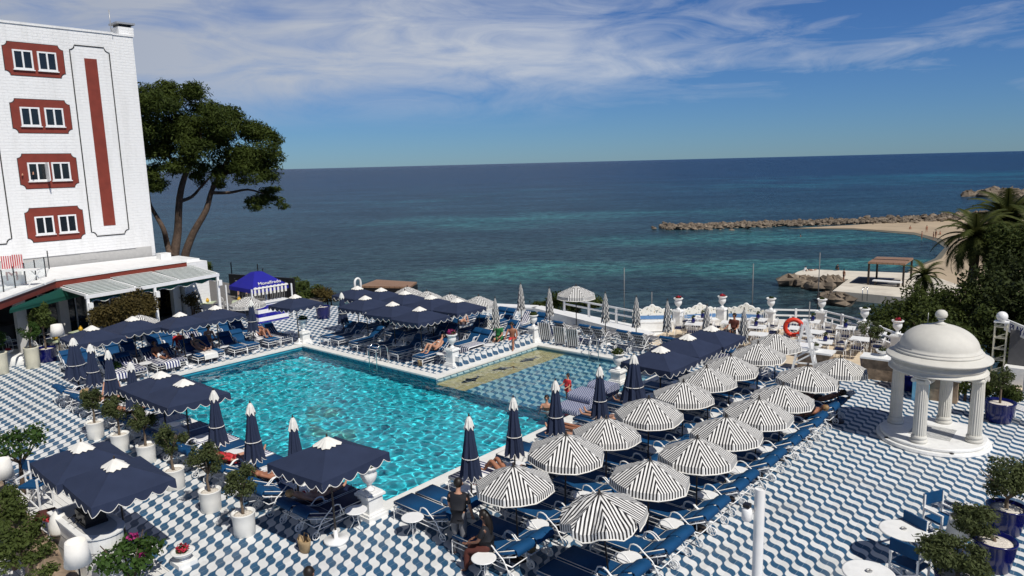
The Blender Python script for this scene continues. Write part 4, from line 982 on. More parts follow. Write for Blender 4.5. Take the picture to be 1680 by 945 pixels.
def parasols():
    GS='open striped parasols';GN='open navy parasols';GC='folded navy parasols';GB='folded striped parasols'
    for i,(x,y) in enumerate([(842,759),(930,717),(995,682),(1064,655.5),(1121,625.5),(1159,603),(1198,584),(1244,566),(1274,548)]):
        p=P(x,y,2.2); tilt(PS.put((p.x,p.y,0),jig(.35),'open striped parasol, %s from the near end of the row nearer the pool'%ORD[i],rngL.uniform(.97,1.04),GS))
    for i,(x,y) in enumerate([(1068,752.5),(1146,718.5),(1192,683.5),(1245,655),(1285,630),(1326,604),(1380,583.5)]):
        p=P(x,y,2.2); tilt(PS.put((p.x,p.y,0),jig(.35),'open striped parasol, %s behind the rumpled one in the outer row'%ORD[i],rngL.uniform(.97,1.04),GS))
    r=make_striped(1); p=P(1002,806,2.2); r.location=(p.x,p.y,0); r.rotation_euler=(R(3),R(-5),.3); r['label']='rumpled black and white striped parasol at the near end of the outer row'; r['group']=GS
    for i,(x,y,l) in enumerate([(668,470,'leftmost in the far row behind the navy parasols'),(700,477,'second from left in the far row behind the navy parasols'),(738,482,'third from left in the far row behind the navy parasols'),(785,485,'rightmost in the far row behind the navy parasols'),(945,477,'alone before the sea beyond the white wall'),(405,486,'beside the blue kiosk tent'),(228,516,'before the pergola hedge')]):
        p=P(x,y,2.2); PS.put((p.x,p.y,0),jig(.4),'open striped parasol standing '+l,1.12 if i==4 else 1,GS)
    for i,(x,y,l) in enumerate([(537,722,"nearest square navy parasol with a white round base by the pool's near corner"),(263,609,'farther of the two joined navy parasols left of the pool'),(301,622,'nearer of the two joined navy parasols left of the pool'),(133,725,'left one of the two big navy parasols over the bar counter'),(188,753,'right one of the two big navy parasols over the bar counter'),(1084,568,'nearest of the three navy parasols right of the shallow pool'),(1128,548,'middle of the three navy parasols right of the shallow pool'),(1167,534,'farthest of the three navy parasols right of the shallow pool')]+
        [(x,y,'open navy parasol, %s from left in the line before the restaurant'%ORD[k]) for k,(x,y) in enumerate([(150,534),(217,519),(295,512),(353,501)])]+[(484,483,'open navy parasol standing right of the blue kiosk')]+
        [(x,y,'open navy parasol, %s from left in the back line between the pools'%ORD[k]) for k,(x,y) in enumerate([(586,469),(625,472),(664,477),(707,484),(750,489)])]+
        [(x,y,'open navy parasol, %s from left in the front line between the pools'%ORD[k]) for k,(x,y) in enumerate([(599,485),(644,495),(688,503)])]):
        p=P(x,y,2.46); tilt(PN.put((p.x,p.y,0),(0 if i!=0 else R(3))+jig(.05),l,1.03 if i==0 else (1.03,.90,1.0) if i in(3,4) else 1,GN),.6)
    for i,(x,y,l) in enumerate([(350,641,'right of the joined pair left of the pool'),(410,662,'second from the near end left of the pool'),(480,686,'nearest on the left side of the pool'),(769,684,'nearest on the right side of the pool'),(842,653,'second from the near end on the right side of the pool'),(911,625,'third from the near end on the right side of the pool'),(984,602,'fourth from near end on the right side of the pool'),(147,563,'second from left of four at the far left corner'),(176,573,'third from left of four at the far left corner'),(213,592,'rightmost of four at the far left corner'),(411,491,'before the striped kiosk counter'),(560,479,'left of the navy cluster between the pools')]):
        p=P(x,y,2.5); PCN.put((p.x,p.y,0),jig(1),'folded navy parasol '+l,(1,1,1.02) if i<7 else 1,GC)
    for x,y,l in((1040,580,'loosely folded navy parasol beside the urn right of the shallow pool'),(119,553,'loosely folded navy parasol leftmost of four at the far left corner')):
        p=P(x,y,2.5); PCW.put((p.x,p.y,0),.4,l,1,GC)
    for i,(x,y) in enumerate([(854,464),(901,471),(812,487),(993,479),(1044,485),(1095,491),(1160,499),(1221,505)]):
        p=P(x,y,2.5); PCS.put((p.x,p.y,0),jig(1),'folded black and white parasol, %s'%('leftmost on the white wall','second on the white wall','before the wall beside the far striped parasol','third from left before the wall','fourth from left before the wall','beside the flowered terrace wall','behind the navy parasols on the terrace','rightmost beside the life ring stand')[i],1,GB)
parasols()
# ------------------------------------------------------------------ garden architecture
URN=[(.10,0),(.13,.02),(.10,.05),(.055,.10),(.06,.16),(.14,.24),(.185,.34),(.19,.42),(.165,.47),(.20,.52),(.245,.56),(.25,.60),(.22,.61),(.19,.57),(.05,.55)]
def urn_pedestal(loc,label,h=.62,sc=1,plant=None,name='urn_pedestal',rz=0,group='urns on pedestals'):
    t=thing(name,label,'urn',loc,rz,group)
    b=MB(); b.box((0,0,.05),(.56*sc,.56*sc,.10)); b.box((0,0,.13),(.50*sc,.50*sc,.06)); b.box((0,0,h/2+.06),(.40*sc,.40*sc,h-.12)); b.box((0,0,h-.03),(.50*sc,.50*sc,.06)); b.box((0,0,h+.02),(.42*sc,.42*sc,.05)); obj('pedestal',b,M['white'],t)
    u=MB(); u.lathe([(r*sc,z*sc) for r,z in URN],28,(0,0,h+.045),flute=.05); obj('urn',u,M['white'],t)
    rng=random.Random((len(label)*37+int(abs(loc[0])*10))%999); top=h+.6*sc
    if plant:
        kind,r=plant
        b=leaves(rng,[((0,0,top+r*.35),(r,r,r*.7))],230,.10,.5); obj('plant',b,M['citrus' if kind!='dark' else 'hedge'],t)
        if kind in('flower_red','flower_pink'):
            b=leaves(rng,[((0,0,top+r*.5),(r*.95,r*.95,r*.62))],150,.075,.8,.75); obj('blossom',b,M[kind],t)
    return t
def build_urns():
    urn_pedestal(P(609,846),"white fluted urn of green leaves on a pedestal at the pool's near corner",.62,1.08,('leaf',.27))
    urn_pedestal(P(743,600),'white urn of magenta flowers on a pedestal at the inner pool corner',.75,1,('flower_pink',.22))
    urn_pedestal(P(876,561),'white urn of dark leaves on a pedestal at the far shallow corner',.72,.95,('dark',.2))
    urn_pedestal(P(403,577)*0+Vector((-30.75,20.1,0)),'white urn of mixed plants on a pedestal at the far corner of the deep pool',.55,1,('leaf',.24))
    urn_pedestal(P(1014,628),'grey shaded urn of dark foliage beside the loosely folded navy parasol',.5,1.05,('dark',.28))
    urn_pedestal(P(1180,602),'small white urn pedestal between the navy and striped parasols',.6,.8,None)
    T=[(-17.2,33.05),(-15.6,34.7),(-13.4,35.5),(-11.3,36.6),(-9.0,35.3),(-7.2,33.4)]
    for i,(x,y) in enumerate(T):
        urn_pedestal((x,y,0),'white urn on a tall terrace pillar, %s from the left along the sea edge'%ORD[i],.95,.98,('flower_red',.15) if i in(0,1,5) else ('dark',.12),'urn_pillar',0,'urns along the terrace edge')
    # scalloped tiled parapets with a bench between the first three pillars
    az,n,bs=newmat('painted_tiles'); pos=n.new('ShaderNodeTexCoord').outputs['Object']; f=n.noise(pos,6,3); g=n.noise(pos,14,3)
    n.put(bs.inputs['Base Color'],n.mix(n.mapr(f,.56,.6),n.mix(n.mapr(g,.60,.64),(.80,.79,.72),(.45,.30,.10)),(.16,.20,.20))); bs.inputs['Roughness'].default_value=.3
    A=[(-20.2,30.6)]+T[:3]
    for k,(a,c) in enumerate(zip(A,A[1:])):
        a=Vector((a[0],a[1],0));c=Vector((c[0],c[1],0)); L=(c-a).length; d=(c-a)/L; ang=math.atan2(d.y,d.x)
        if k==0: a=c-d*2.6; L=2.6
        t=thing('tiled_parapet','white scalloped parapet with painted tiles and a bench, %s from the left on the terrace'%ORD[k],'parapet',(a+c)/2,ang,'scalloped tiled parapets')
        b=MB(); pts=[(-L/2+.3,0,0),(L/2-.3,0,0)]; n_=40
        for i in range(n_+1):
            s=1-2*i/n_; x=s*(L/2-.3); q=abs(s); z=.98+.20*math.exp(-(s/.30)**2)+.075*abs(math.cos(s*PI*3.0))-.08*q**3
            pts.append((x,0,z))
        b.extrude(pts,(0,.12,0)); obj('panel',b,az,t)
        b=MB(); b.tube([Vector(p)+Vector((0,.06,.01)) for p in pts[2:]],.03,5); obj('scalloped_rim',b,M['white'],t)
        b=MB(); b.box((0,-.28,.22),(L-.7,.5,.44)); obj('bench_base',b,M['white'],t)
        b=MB(); b.box((0,-.28,.47),(L-.66,.54,.06)); obj('bench_seat',b,M['white'],t)
        b=MB(); b.box((0,-.012,.62),(L-.66,.02,.18)); obj('blue_band',b,mat('pale_blue_tiles_%d'%k,(.10,.22,.42),.4),t)
    # railings from the third pillar to the right
    ext=T[2:]+[(-6.2,32.35)]
    for k,(a,c) in enumerate(zip(ext,ext[1:])):
        a=Vector((a[0],a[1],0));c=Vector((c[0],c[1],0)); L=(c-a).length; d=(c-a)/L
        t=thing('terrace_railing','white two bar railing on a low white wall, %s span right of the parapets'%ORD[k],'railing',(a+c)/2,math.atan2(d.y,d.x),'white terrace railings')
        b=MB(); b.box((0,0,.25),(L-.4,.16,.5)); obj('base_wall',b,M['white'],t)
        for z in(.72,1.0): b=MB(); b.box((0,0,z),(L-.3,.075,.075)); obj('rail',b,M['white_rail'],t)
        b=MB(); b.box((0,0,.78),(.10,.10,.58)); obj('baluster',b,M['white_rail'],t)
    # white ledge wall along the far deck edge
    W_=[(-37.5,26.9),(-36,27.5),(-31,29.6),(-25.4,31.75),(-16.9,29.45)]
    for k,(a,c) in enumerate(zip(W_[1:],W_[2:])):
        a=Vector((a[0],a[1],0));c=Vector((c[0],c[1],0)); d=(c-a).normalized(); L=(c-a).length; t=thing('ledge_wall','low white ledge wall along the far deck edge, %s part from the left'%ORD[k],'wall',(a+c)/2,math.atan2(d.y,d.x),'white ledge walls')
        b=MB(); b.box((0,.1,.2),(L,.62,.40)); obj('wall',b,M['white'],t); b=MB(); b.box((0,.1,.43),(L+.1,.74,.06)); obj('coping',b,M['white'],t)
    a=P(890,500,.75);c=P(1031,505,.75); c=Vector((-18.6,32.2,0)); a=Vector((-24.6,33.4,0)); d=(c-a).normalized(); L=(c-a).length
    t=thing('sea_railing','white rail fence beyond the ledge wall facing the sea','railing',(a+c)/2,math.atan2(d.y,d.x))
    for z in(.45,.78): b=MB(); b.box((0,0,z),(L,.08,.09)); obj('rail',b,M['white_rail'],t)
    for s in(-.5,-.17,.17,.5): b=MB(); b.box((s*L,0,.2),(.10,.10,1.24)); obj('post',b,M['white_rail'],t)
    b=MB(); b.prism([(-24.8,32.2),(-17.6,29.9),(-17.4,33.3),(-18.2,32.6),(-24.8,33.8)],-.6,-.05); single('lower_terrace',b,M['white'],'white paved lower terrace strip between the ledge wall and sea rail','terrace')
    # wind posts
    for i,(x,y,h) in enumerate(((1024,527,2.9),(1069,531,1.7),(1233,534,3.2),(1341,512,3.3),(1325,575,2.2))):
        p=P(x,y); b=MB(); b.tube([(0,0,0),(0,0,h)],.024,7); b.box((0,0,.02),(.16,.16,.04)); single('slim_post',b,M['thin_post'],'slim grey metal post on the terrace, %s from left'%ORD[i],'post','slim grey posts',p)
build_urns()
def build_pavilion():
    c=Vector((-4.05,24.08,0)); t=thing('domed_pavilion','round white domed pavilion with four fluted columns on the tiled deck','pavilion',c); st=M['stonew']
    b=MB(); b.lathe([(1.51,0),(1.53,.04),(1.51,.10),(1.48,.115)],64,(0,0,0),False); obj('step',b,M['white'],t)
    b=MB(); b.lathe([(1.385,.112),(1.42,.14),(1.42,.19),(1.39,.215)],64,(0,0,0),False); pl=obj('plinth',b,M['white'],t)
    b=MB(); b.prism([(-.55,-.55),(.55,-.55),(.55,.55),(-.55,.55)],.216,.224); obj('paving',b,tile_mat('grey_paving',(.55,.55,.53),(.38,.38,.37),per=.16),pl)
    for k in range(4):
        a=R(-60+95*k); b=MB(); b.lathe([(.055,.117),(.06,.125),(.01,.13)],12,(1.45*math.cos(a),1.45*math.sin(a),0)); obj('floor_light',b,M['black'],t)
    for k,a in enumerate((168,262,352,85)):
        x,y=1.10*math.cos(R(a)),1.10*math.sin(R(a)); co=[]
        b=MB(); b.lathe([(.21,.0),(.235,.03),(.235,.075),(.20,.095),(.19,.115),(.215,.14),(.215,.17),(.195,.195),(.188,.22)],28,(x,y,.215)); base=obj('column_base',b,st,t)
        b=MB(); b.lathe([(.182,.43),(.180,.9),(.174,1.5),(.160,2.0)],40,(x,y,0),False,flute=.085); sh=obj('column',b,st,t)
        b=MB(); b.lathe([(.160,1.995),(.178,2.02),(.182,2.06),(.19,2.09),(.16,2.10)],24,(x,y,0)); b.box((x,y,2.155),(.40,.40,.05),R(a)); cp=obj('capital',b,st,t)
        for s in(-1,1):
            ca,sa=math.cos(R(a)),math.sin(R(a)); q=Vector((x-sa*.19*s,y+ca*.19*s,2.085)); b=MB(); b.tube([q-Vector((ca,sa,0))*.20,q+Vector((ca,sa,0))*.20],.068,14); obj('volute',b,st,cp)
    b=MB(); b.lathe([(r*.90,z) for r,z in [(1.0,2.18),(1.40,2.18),(1.45,2.195),(1.45,2.225),(1.40,2.24),(1.33,2.25),(1.33,2.33),(1.37,2.34),(1.37,2.385),(1.29,2.40),(1.27,2.47),(1.33,2.50),(1.40,2.52),(1.02,2.52)]],72); obj('entablature',b,st,t)
    b=MB(); b.lathe([(r*.835,z) for r,z in [(1.0,2.515),(1.42,2.515),(1.60,2.535),(1.66,2.56),(1.665,2.60),(1.62,2.615),(1.42,2.70),(1.34,2.73),(1.0,2.735)]],72); obj('cornice',b,st,t)
    b=MB(); pr=[(1.36,2.71),(1.385,2.73),(1.385,2.765),(1.33,2.78),(1.30,2.79),(1.315,2.81),(1.31,2.84),(1.25,2.85)]
    for k in range(1,15): f=R(90*k/14); pr.append((1.24*math.cos(f)+.001,2.845+.70*math.sin(f)))
    b.lathe([(r*.84,z) for r,z in pr],72); d=obj('dome',b,st,t)
    b=MB(); b.lathe([(.16,3.53),(.17,3.56),(.10,3.585),(.06,3.62),(.075,3.67),(.12,3.69),(.05,3.70),(.145,3.75),(.168,3.82),(.145,3.90),(.08,3.955),(.004,3.97)],20); obj('finial',b,st,t)
    b=MB(); q=Vector((-.36,.12,3.4)); b.tube([q,q+Vector((0,0,.42))],.008,5); obj('aerial',b,M['grey_metal'],d)
build_pavilion()
def build_kiosk():
    p=Vector((-37.9,22.15,0)); t=thing('kiosk_tent','royal blue kiosk tent with white lettering and scalloped blue and white front','kiosk',p)
    w=1.45; ap=Vector((-.1,-.1,2.75)); ez=1.95
    cs=[Vector((w*.75,-w*.78,ez)),Vector((w*.75,w*.78,ez)),Vector((-w,w*.78,ez)),Vector((-w,-w*.78,ez))]
    b=MB(); tp=[ap+Vector((.18,-.25,0)),ap+Vector((.18,.25,0)),ap+Vector((-.18,.25,0)),ap+Vector((-.18,-.25,0))]
    i=b.vs(cs+tp); 
    for k in range(4): b.face((i+k,i+(k+1)%4,i+4+(k+1)%4,i+4+k))
    b.face((i+4,i+5,i+6,i+7)); roof=obj('roof',b,M['tent_blue'],t)
    b=MB()
    for a,c in zip(cs,cs[1:]+cs[:1]):
        o=Vector((0,0,-.22)); i=b.vs([a,c,c+o,a+o]); b.face((i,i+3,i+2,i+1))
    obj('valance',b,M['tent_blue'],t)
    b=MB(); n=9; a,c=cs[0]+Vector((.015,.05,0)),cs[1]+Vector((.015,-.05,0))
    for k in range(n):
        q=a.lerp(c,(k+.1)/n);r=a.lerp(c,(k+.62)/n); u=Vector((0,0,.02)); l=Vector((0,0,-.36)); b.extrude([q+l,r+l,r+u,q+u],(.012,0,0))
    obj('striped_valance',b,M['cap_fab'],t)
    b=MB(); pts=[a+Vector((.02,0,.0))]+[a.lerp(c,k/36)+Vector((.02-.02,0,.06+.055*abs(math.sin(k*PI/4)))) for k in range(37)]+[c+Vector((.02,0,0))]
    b.extrude(pts[::-1],(.02,0,0)); obj('scalloped_trim',b,M['cap_fab'],t)
    sl=(tp[0]-cs[0]); sl=Vector((tp[0].x-cs[0].x,0,tp[0].z-cs[0].z)); ang=math.atan2(sl.z,-sl.x)
    me=textmesh('Monalfredo',.31,.006,.25); me.materials.append(M['cap_fab']); o=obj('lettering',me,None,t,(cs[0].x+.30*(-math.cos(ang))+.03,.05,ez+.30*math.sin(ang)+.05)); o.rotation_euler=(ang,0,R(90))
    for q in((1.2,-1.25),(1.2,1.25),(-1.6,1.25),(-1.6,-1.25)): b=MB(); b.box((q[0],q[1],1.0),(.07,.07,2.0)); obj('post',b,M['white_rail'],t)
    t=thing('kiosk_counter','kiosk counter boarded in broad blue and white stripes','counter',(-37.0,22.15,0))
    b=MB(); b.box((0,0,.56),(.55,1.9,1.12))
    for i in range(len(b.f)): b.uv[i]=[(b.v[j][0]+b.v[j][1],b.v[j][2]) for j in b.f[i]]
    obj('front',b,M['kiosk_stripe'],t); b=MB(); b.box((0,0,1.14),(.68,2.0,.05)); obj('countertop',b,M['white'],t)
    # hoop ornament
    p=P(587,469,.7)*1; t=thing('white_arch','small white round arch ornament standing beyond the navy parasols','ornament',(p.x,p.y,0))
    b=MB(); b.tube([(0,.0-.24,.0),(0,-.24,.9)]+[(0,-.24*math.cos(a),.9+.30*math.sin(a)) for a in [PI*k/10 for k in range(1,10)]]+[(0,.24,.9),(0,.24,0)],.075,8); obj('hoop',b,M['white'],t)
    b=MB(); b.box((0,0,.05),(.3,.7,.1)); obj('base',b,M['white'],t)
    # bar fence and masts behind the restaurant
    a=P(352,492,0);a=Vector((-45.2,24.6,0));c=Vector((-41.5,25.6,0)); 
    t=thing('bar_fence','dark upright bar fence behind the restaurant yard','fence',a); L=a
    d=(Vector((-41.3,25.9,0))-a); N=30
    b=MB()
    for z in(.12,1.25): b.bar(Vector((0,0,z)),d+Vector((0,0,z)),.04,.05)
    for k in range(N+1): q=d*(k/N); b.box(q+Vector((0,0,.68)),(.025,.025,1.2))
    obj('bars',b,M['grey_metal'],t)
    for k in range(4): q=d*(k/3); b=MB(); b.box(q+Vector((0,0,.7)),(.08,.08,1.4)); obj('post',b,M['black'],t)
    b=MB(); b.bar(Vector((-47,25.2,.75)),Vector((-41.2,26.5,.75)),.12,1.5); single('dark_screen',b,M['black'],'dark windbreak screen behind the bar fence at the cliff edge','screen')
    for i,(x,y0,y1) in enumerate(((382,430,468),(424,433,455),(432,440,455))):
        p=PD(x,y1,66); q=PD(x,y0,66); b=MB(); b.tube([(0,0,-1.5),(0,0,q.z-p.z)],.05,5); single('slim_mast',b,M['black'],'slim dark mast against the sea, %s of three behind the kiosk'%('leftmost','middle','rightmost')[i],'mast','slim masts',p)
build_kiosk()
def build_lifeguard():
    p=P(1318,627); t=thing('lifeguard_chair','tall white wooden lifeguard chair with sloping legs','lifeguard chair',p,R(15))
    for s in(-.42,.42):
        b=MB(); b.bar((.55,s*1.15,0),(.02,s,2.3),.075); obj('leg',b,M['white_rail'],t); b=MB(); b.bar((-.5,s*1.15,0),(-.06,s,2.3),.075); obj('leg',b,M['white_rail'],t)
        b=MB(); b.bar((.40,s*1.1,.62),(-.37,s*1.1,.62),.05); obj('side_rail',b,M['white_rail'],t)
        b=MB(); b.bar((-.32,s*1.06,.85),(.28,s*1.06,1.25),.05); obj('brace',b,M['white_rail'],t)
        b=MB(); b.bar((-.35,s,1.72),(.30,s,1.72),.06); obj('armrest',b,M['white_rail'],t)
    b=MB(); b.box((.0,0,1.42),(.6,.95,.05)); obj('seat',b,M['white_rail'],t)
    b=MB(); b.box((-.17,0,1.9),(.04,.92,.55)); obj('backrest',b,M['grey_metal'],t)
    for z in(.5,.95): b=MB(); b.bar((.55-.5*z/2.3,-.44,z),(.55-.5*z/2.3,.44,z),.06); obj('rung',b,M['white_rail'],t)
    b=MB(); b.box((.62,0,.25),(.5,.8,.04)); obj('step',b,M['white_rail'],t)
    q=P(1302,537,1.95); t=thing('life_ring','orange life ring hanging on the white lifeguard chair','life ring',q,R(19))
    b=MB(); b.torus((0,0,0),.305,.085,'Y',32,12); obj('ring',b,M['orange'],t)
    b=MB()
    for k in range(4):
        a=PI/4+PI/2*k; b.torus((.305*math.cos(a),0,.305*math.sin(a)),.089,.012,'Z',12,4)
    obj('rope',b,M['orange'],t)
build_lifeguard()
# ------------------------------------------------------------------ terrace tables and chairs
def make_table():
    t=thing('cafe_table','table','table'); b=MB(); b.box((0,0,.735),(.80,.80,.03)); obj('tabletop',b,M['white'],t)
    for sx in(-.33,.33):
        for sy in(-.33,.33): b=MB(); b.tube([(sx*.6,sy*.6,.72),(sx*.45,sy*.45,.4),(sx,sy,0)],.014,5); obj('leg',b,M['white_rail'],t)
    return t
def make_chair():
    t=thing('cafe_chair','chair','chair'); b=MB(); b.box((0,0,.45),(.42,.42,.02)); obj('seat',b,M['white_rail'],t); b=MB(); b.box((0,0,.485),(.41,.41,.05)); obj('cushion',b,M['cushion_dark'],t)
    for sx in(-.19,.19):
        for sy in(-.19,.19): b=MB(); b.tube([(sx,sy,.45),(sx*1.1,sy*1.15,0)],.012,5); obj('leg',b,M['white_rail'],t)
    b=MB(); b.tube([(-.2,.2,.45),(-.21,.24,.75)]+[(-.21*math.cos(a),.25,.75+.16*math.sin(a)) for a in [PI*k/6 for k in range(1,6)]]+[(.21,.24,.75),(.2,.2,.45)],.013,5)
    for k in(-.1,0,.1): b.tube([(k,.2,.46),(k,.25,.88)],.008,4)
    obj('backrest',b,M['white_rail'],t)
    for s in(-.22,.22): b=MB(); b.tube([(s,.2,.66),(s,-.12,.66),(s,-.18,.45)],.012,5); obj('armrest',b,M['white_rail'],t)
    return t
PT=Proto(make_table()); PC=Proto(make_chair())
def make_vase():
    t=thing('flower_vase','vase','vase'); b=MB(); b.lathe([(.05,0),(.075,.05),(.07,.14),(.05,.17),(.055,.19)],12); obj('vase',b,M['blue_pot'],t)
    b=leaves(random.Random(2),[((0,0,.25),(.09,.09,.08))],45,.06,.6); obj('leaves',b,M['hedge'],t); return t
PV=Proto(make_vase())
rngT=random.Random(8)
def terrace():
    cells=[(-10.46,33.0),(-9.58,34.6),(-8.45,32.75),(-9.6,31.4),(-11.64,33.25),(-12.9,32.6),(-12.3,31.2),(-14.3,32.7),(-13.5,34.1),(-11.3,35.1),(-15.6,31.6),(-15.9,33.0),(-8.2,34.2)]
    row=lambda i:'%s from the left'%ORD[i]
    for i,(x,y) in enumerate(sorted(cells)):
        rz=rngT.uniform(-.15,.15)+R(10); PT.put((x,y,0),rz,'white square cafe table, %s on the sandy terrace'%row(i),1,'white cafe tables')
        if i%3!=2: PV.put((x+rngT.uniform(-.1,.1),y+rngT.uniform(-.1,.1),.75),0,'dark blue flower vase on the terrace table %s'%row(i),1.25,'flower vases')
        for k,a in enumerate((0,90,180,270)):
            if (i*4+k)%5==3: continue
            q=R(a)+rz; d=.68; PC.put((x+d*math.sin(-q)*-1*-1,y+d*math.cos(q),0),q+rngT.uniform(-.25,.25),'white cafe chair with navy cushion at the terrace table %s'%row(i),1,'white cafe chairs')
terrace()
def low_counter(c,size,label,rz=0):
    t=thing('stone_counter',label,'counter',(c[0],c[1],0),rz); b=MB(); b.box((0,0,.40),(size[0],size[1],.80)); obj('base',b,M['stone'],t); b=MB(); b.box((0,0,.835),(size[0]+.16,size[1]+.16,.07)); obj('slab',b,M['white'],t); return t
def bowl(loc,label,fl='dark',sc=1):
    t=thing('flower_bowl',label,'planter',loc,0,'white flower bowls'); b=MB(); b.lathe([(.12*sc,0),(.14*sc,.02),(.07*sc,.05),(.06*sc,.07),(.2*sc,.13),(.26*sc,.2),(.27*sc,.22),(.22*sc,.21),(.05,.18)],20); obj('bowl',b,M['white'],t)
    rng=random.Random(5); b=leaves(rng,[((0,0,.26*sc),(.16*sc,.16*sc,.11*sc))],110,.075,.5); obj('plant',b,M['hedge'],t)
    if fl!='dark': b=leaves(rng,[((0,0,.30*sc),(.15*sc,.15*sc,.09*sc))],90,.06,.8,.8); obj('blossom',b,M[fl],t)
def counters():
    low_counter((-6.35,29.75),(2.3,.62),'white topped stone counter left behind the domed pavilion',R(3)); bowl((-6.9,29.9,.87),'white bowl of succulents on the counter left behind the pavilion')
    low_counter((-4.55,28.3),(.95,.6),'short white topped stone counter seen between the pavilion columns',R(3)); bowl((-4.7,28.3,.87),'white plant bowl on the short counter behind the pavilion','dark',.9)
    low_counter((-9.2,29.3),(1.2,.6),'white topped stone counter beside the lifeguard chair',R(3)); bowl((-9.2,29.3,.87),'white plant bowl on the counter beside the lifeguard chair','dark',.9)
    t=thing('towel_cabinet','pale blue cabinet with white top between the pavilion columns','cabinet',(-5.15,28.0,0),R(3)); b=MB(); b.box((0,0,.42),(.5,.5,.84)); obj('body',b,mat('pale_blue_paint',(.15,.38,.55),.5),t); b=MB(); b.box((0,0,.86),(.56,.56,.05)); obj('top',b,M['white'],t)
    p=P(1075,533); t=thing('flower_box','white box of red flowers at the left end of the terrace','planter',p,R(25)); b=MB(); b.box((0,0,.2),(1.2,.35,.4)); obj('box',b,M['white'],t); b=leaves(random.Random(3),[((0,0,.5),(.6,.2,.16))],260,.09,.6); obj('leaves',b,M['hedge'],t); b=leaves(random.Random(4),[((0,0,.56),(.58,.2,.14))],120,.07,.8,.8); obj('blossom',b,M['flower_red'],t)
    # gate with sign board
    q=Vector((-3.4,31.9,0)); t=thing('lattice_tower','cream metal lattice pillar carrying a white globe lamp','lamp pillar',q)
    for sx in(-.19,.19):
        for sy in(-.12,.12): b=MB(); b.box((sx,sy,1.12),(.035,.035,2.24)); obj('post',b,M['pot_cream'],t)
    for k in range(5):
        b=MB(); z=.4+.42*k; b.box((0,-.12,z),(.38,.03,.03)); b.box((0,.12,z),(.38,.03,.03)); b.box((-.19,0,z),(.03,.24,.03)); b.box((.19,0,z),(.03,.24,.03)); b.bar((-.19,-.12,z),(.19,-.12,z+.2),.02); obj('cross_bar',b,M['pot_cream'],t)
    b=MB(); b.box((0,0,2.26),(.46,.32,.05)); obj('cap',b,M['white'],t); b=MB(); b.ball((0,0,2.46),.19,18,12); obj('globe',b,M['white_rail'],t)
    a=P(1650,521,2.25); c=Vector((-1.1,29.2,2.25)); d=(c-a).normalized(); L=(c-a).length; an=math.atan2(d.y,d.x)
    t=thing('beach_sign','white sign board lettered in blue over the garden gate','sign',(a+c)/2+Vector((0,0,-.26)),an)
    b=MB(); b.box((0,0,0),(L,.06,.44)); obj('board',b,M['white'],t)
    me=textmesh('PLAYA',.40,.006,0,'LEFT'); me.materials.append(mat('sign_blue',(.01,.02,.16),.5)); obj('lettering',me,None,t,(-L/2+.42,-.037,-.02),(R(90),0,0))
    b=MB(); b.tube([(-L/2+.12,-.035,-.06),(-L/2+.2,-.035,-.02),(-L/2+.26,-.035,-.07),(-L/2+.33,-.035,.0)],.012,4); b.ball((-L/2+.27,-.035,.06),.03,8,5); obj('swimmer_mark',b,M['black'],t)
    t=thing('garden_gate','white iron gate with scroll work below the sign board','gate',P(1667,640)+Vector((.25,0,0)),R(-48))
    for s in(0,1.5): b=MB(); b.box((s,0,.9),(.09,.09,1.8)); obj('post',b,M['white_rail'],t)
    b=MB()
    for k in range(1,12): b.box((.125*k,0,.98),(.022,.022,1.5))
    for z in(.25,.75,1.7): b.box((.75,0,z),(1.42,.03,.04))
    obj('bars',b,M['white_rail'],t)
    for x in(.32,.75,1.18):
        b=MB(); b.tube([(x+.2*(1-k/16)*math.cos(k*.75),-.02,.5+.2*(1-k/16)*math.sin(k*.75)) for k in range(15)],.014,4); obj('scroll',b,M['white_rail'],t)
    b=MB(); b.box((-1.5,31.9,1.0),(3.2,.1,2.0)); single('grey_screen',b,mat('grey_panel',(.09,.09,.095),.6),'dark grey panel screen behind the garden gate','screen')
    b=MB(); b.box((-2.35,31.6,.35),(1.6,.45,.7)); single('white_wall',b,M['white'],'low white wall beside the lattice pillar','wall')
counters()
# light pole
def light_pole():
    q=P(1247,802,3.0); t=thing('light_pole','white tubular pole with a small floodlight in the foreground','pole',(q.x,q.y,0))
    b=MB(); b.tube([(0,0,0),(0,0,3.0)],.088,20,caps=False); b.tube([(0,0,2.98),(0,0,2.4)],.078,20,caps=True); b.torus((0,0,3.0),.083,.006,'Z',20,5); obj('tube',b,M['white_rail'],t)
    b=MB(); b.box((0,0,2.9),(.12,.12,.02)); obj('dark_bore',b,M['black'],t)
    s=Vector((-.76,-.65,0)); b=MB(); b.bar(s*.08+Vector((0,0,2.62)),s*.19+Vector((0,0,2.62)),.05,.03); obj('bracket',b,M['grey_metal'],t)
    b=MB(); b.lathe([(.07,0),(.085,.02),(.085,.19),(.06,.22),(.03,.225)],16,tuple(s*.21+Vector((0,0,2.44)))); fl=obj('floodlight',b,M['white_rail'],t)
    b=MB(); b.box(s*.21+Vector((0,0,2.71)),(.11,.11,.06)); obj('sensor',b,M['black'],fl)
light_pole()
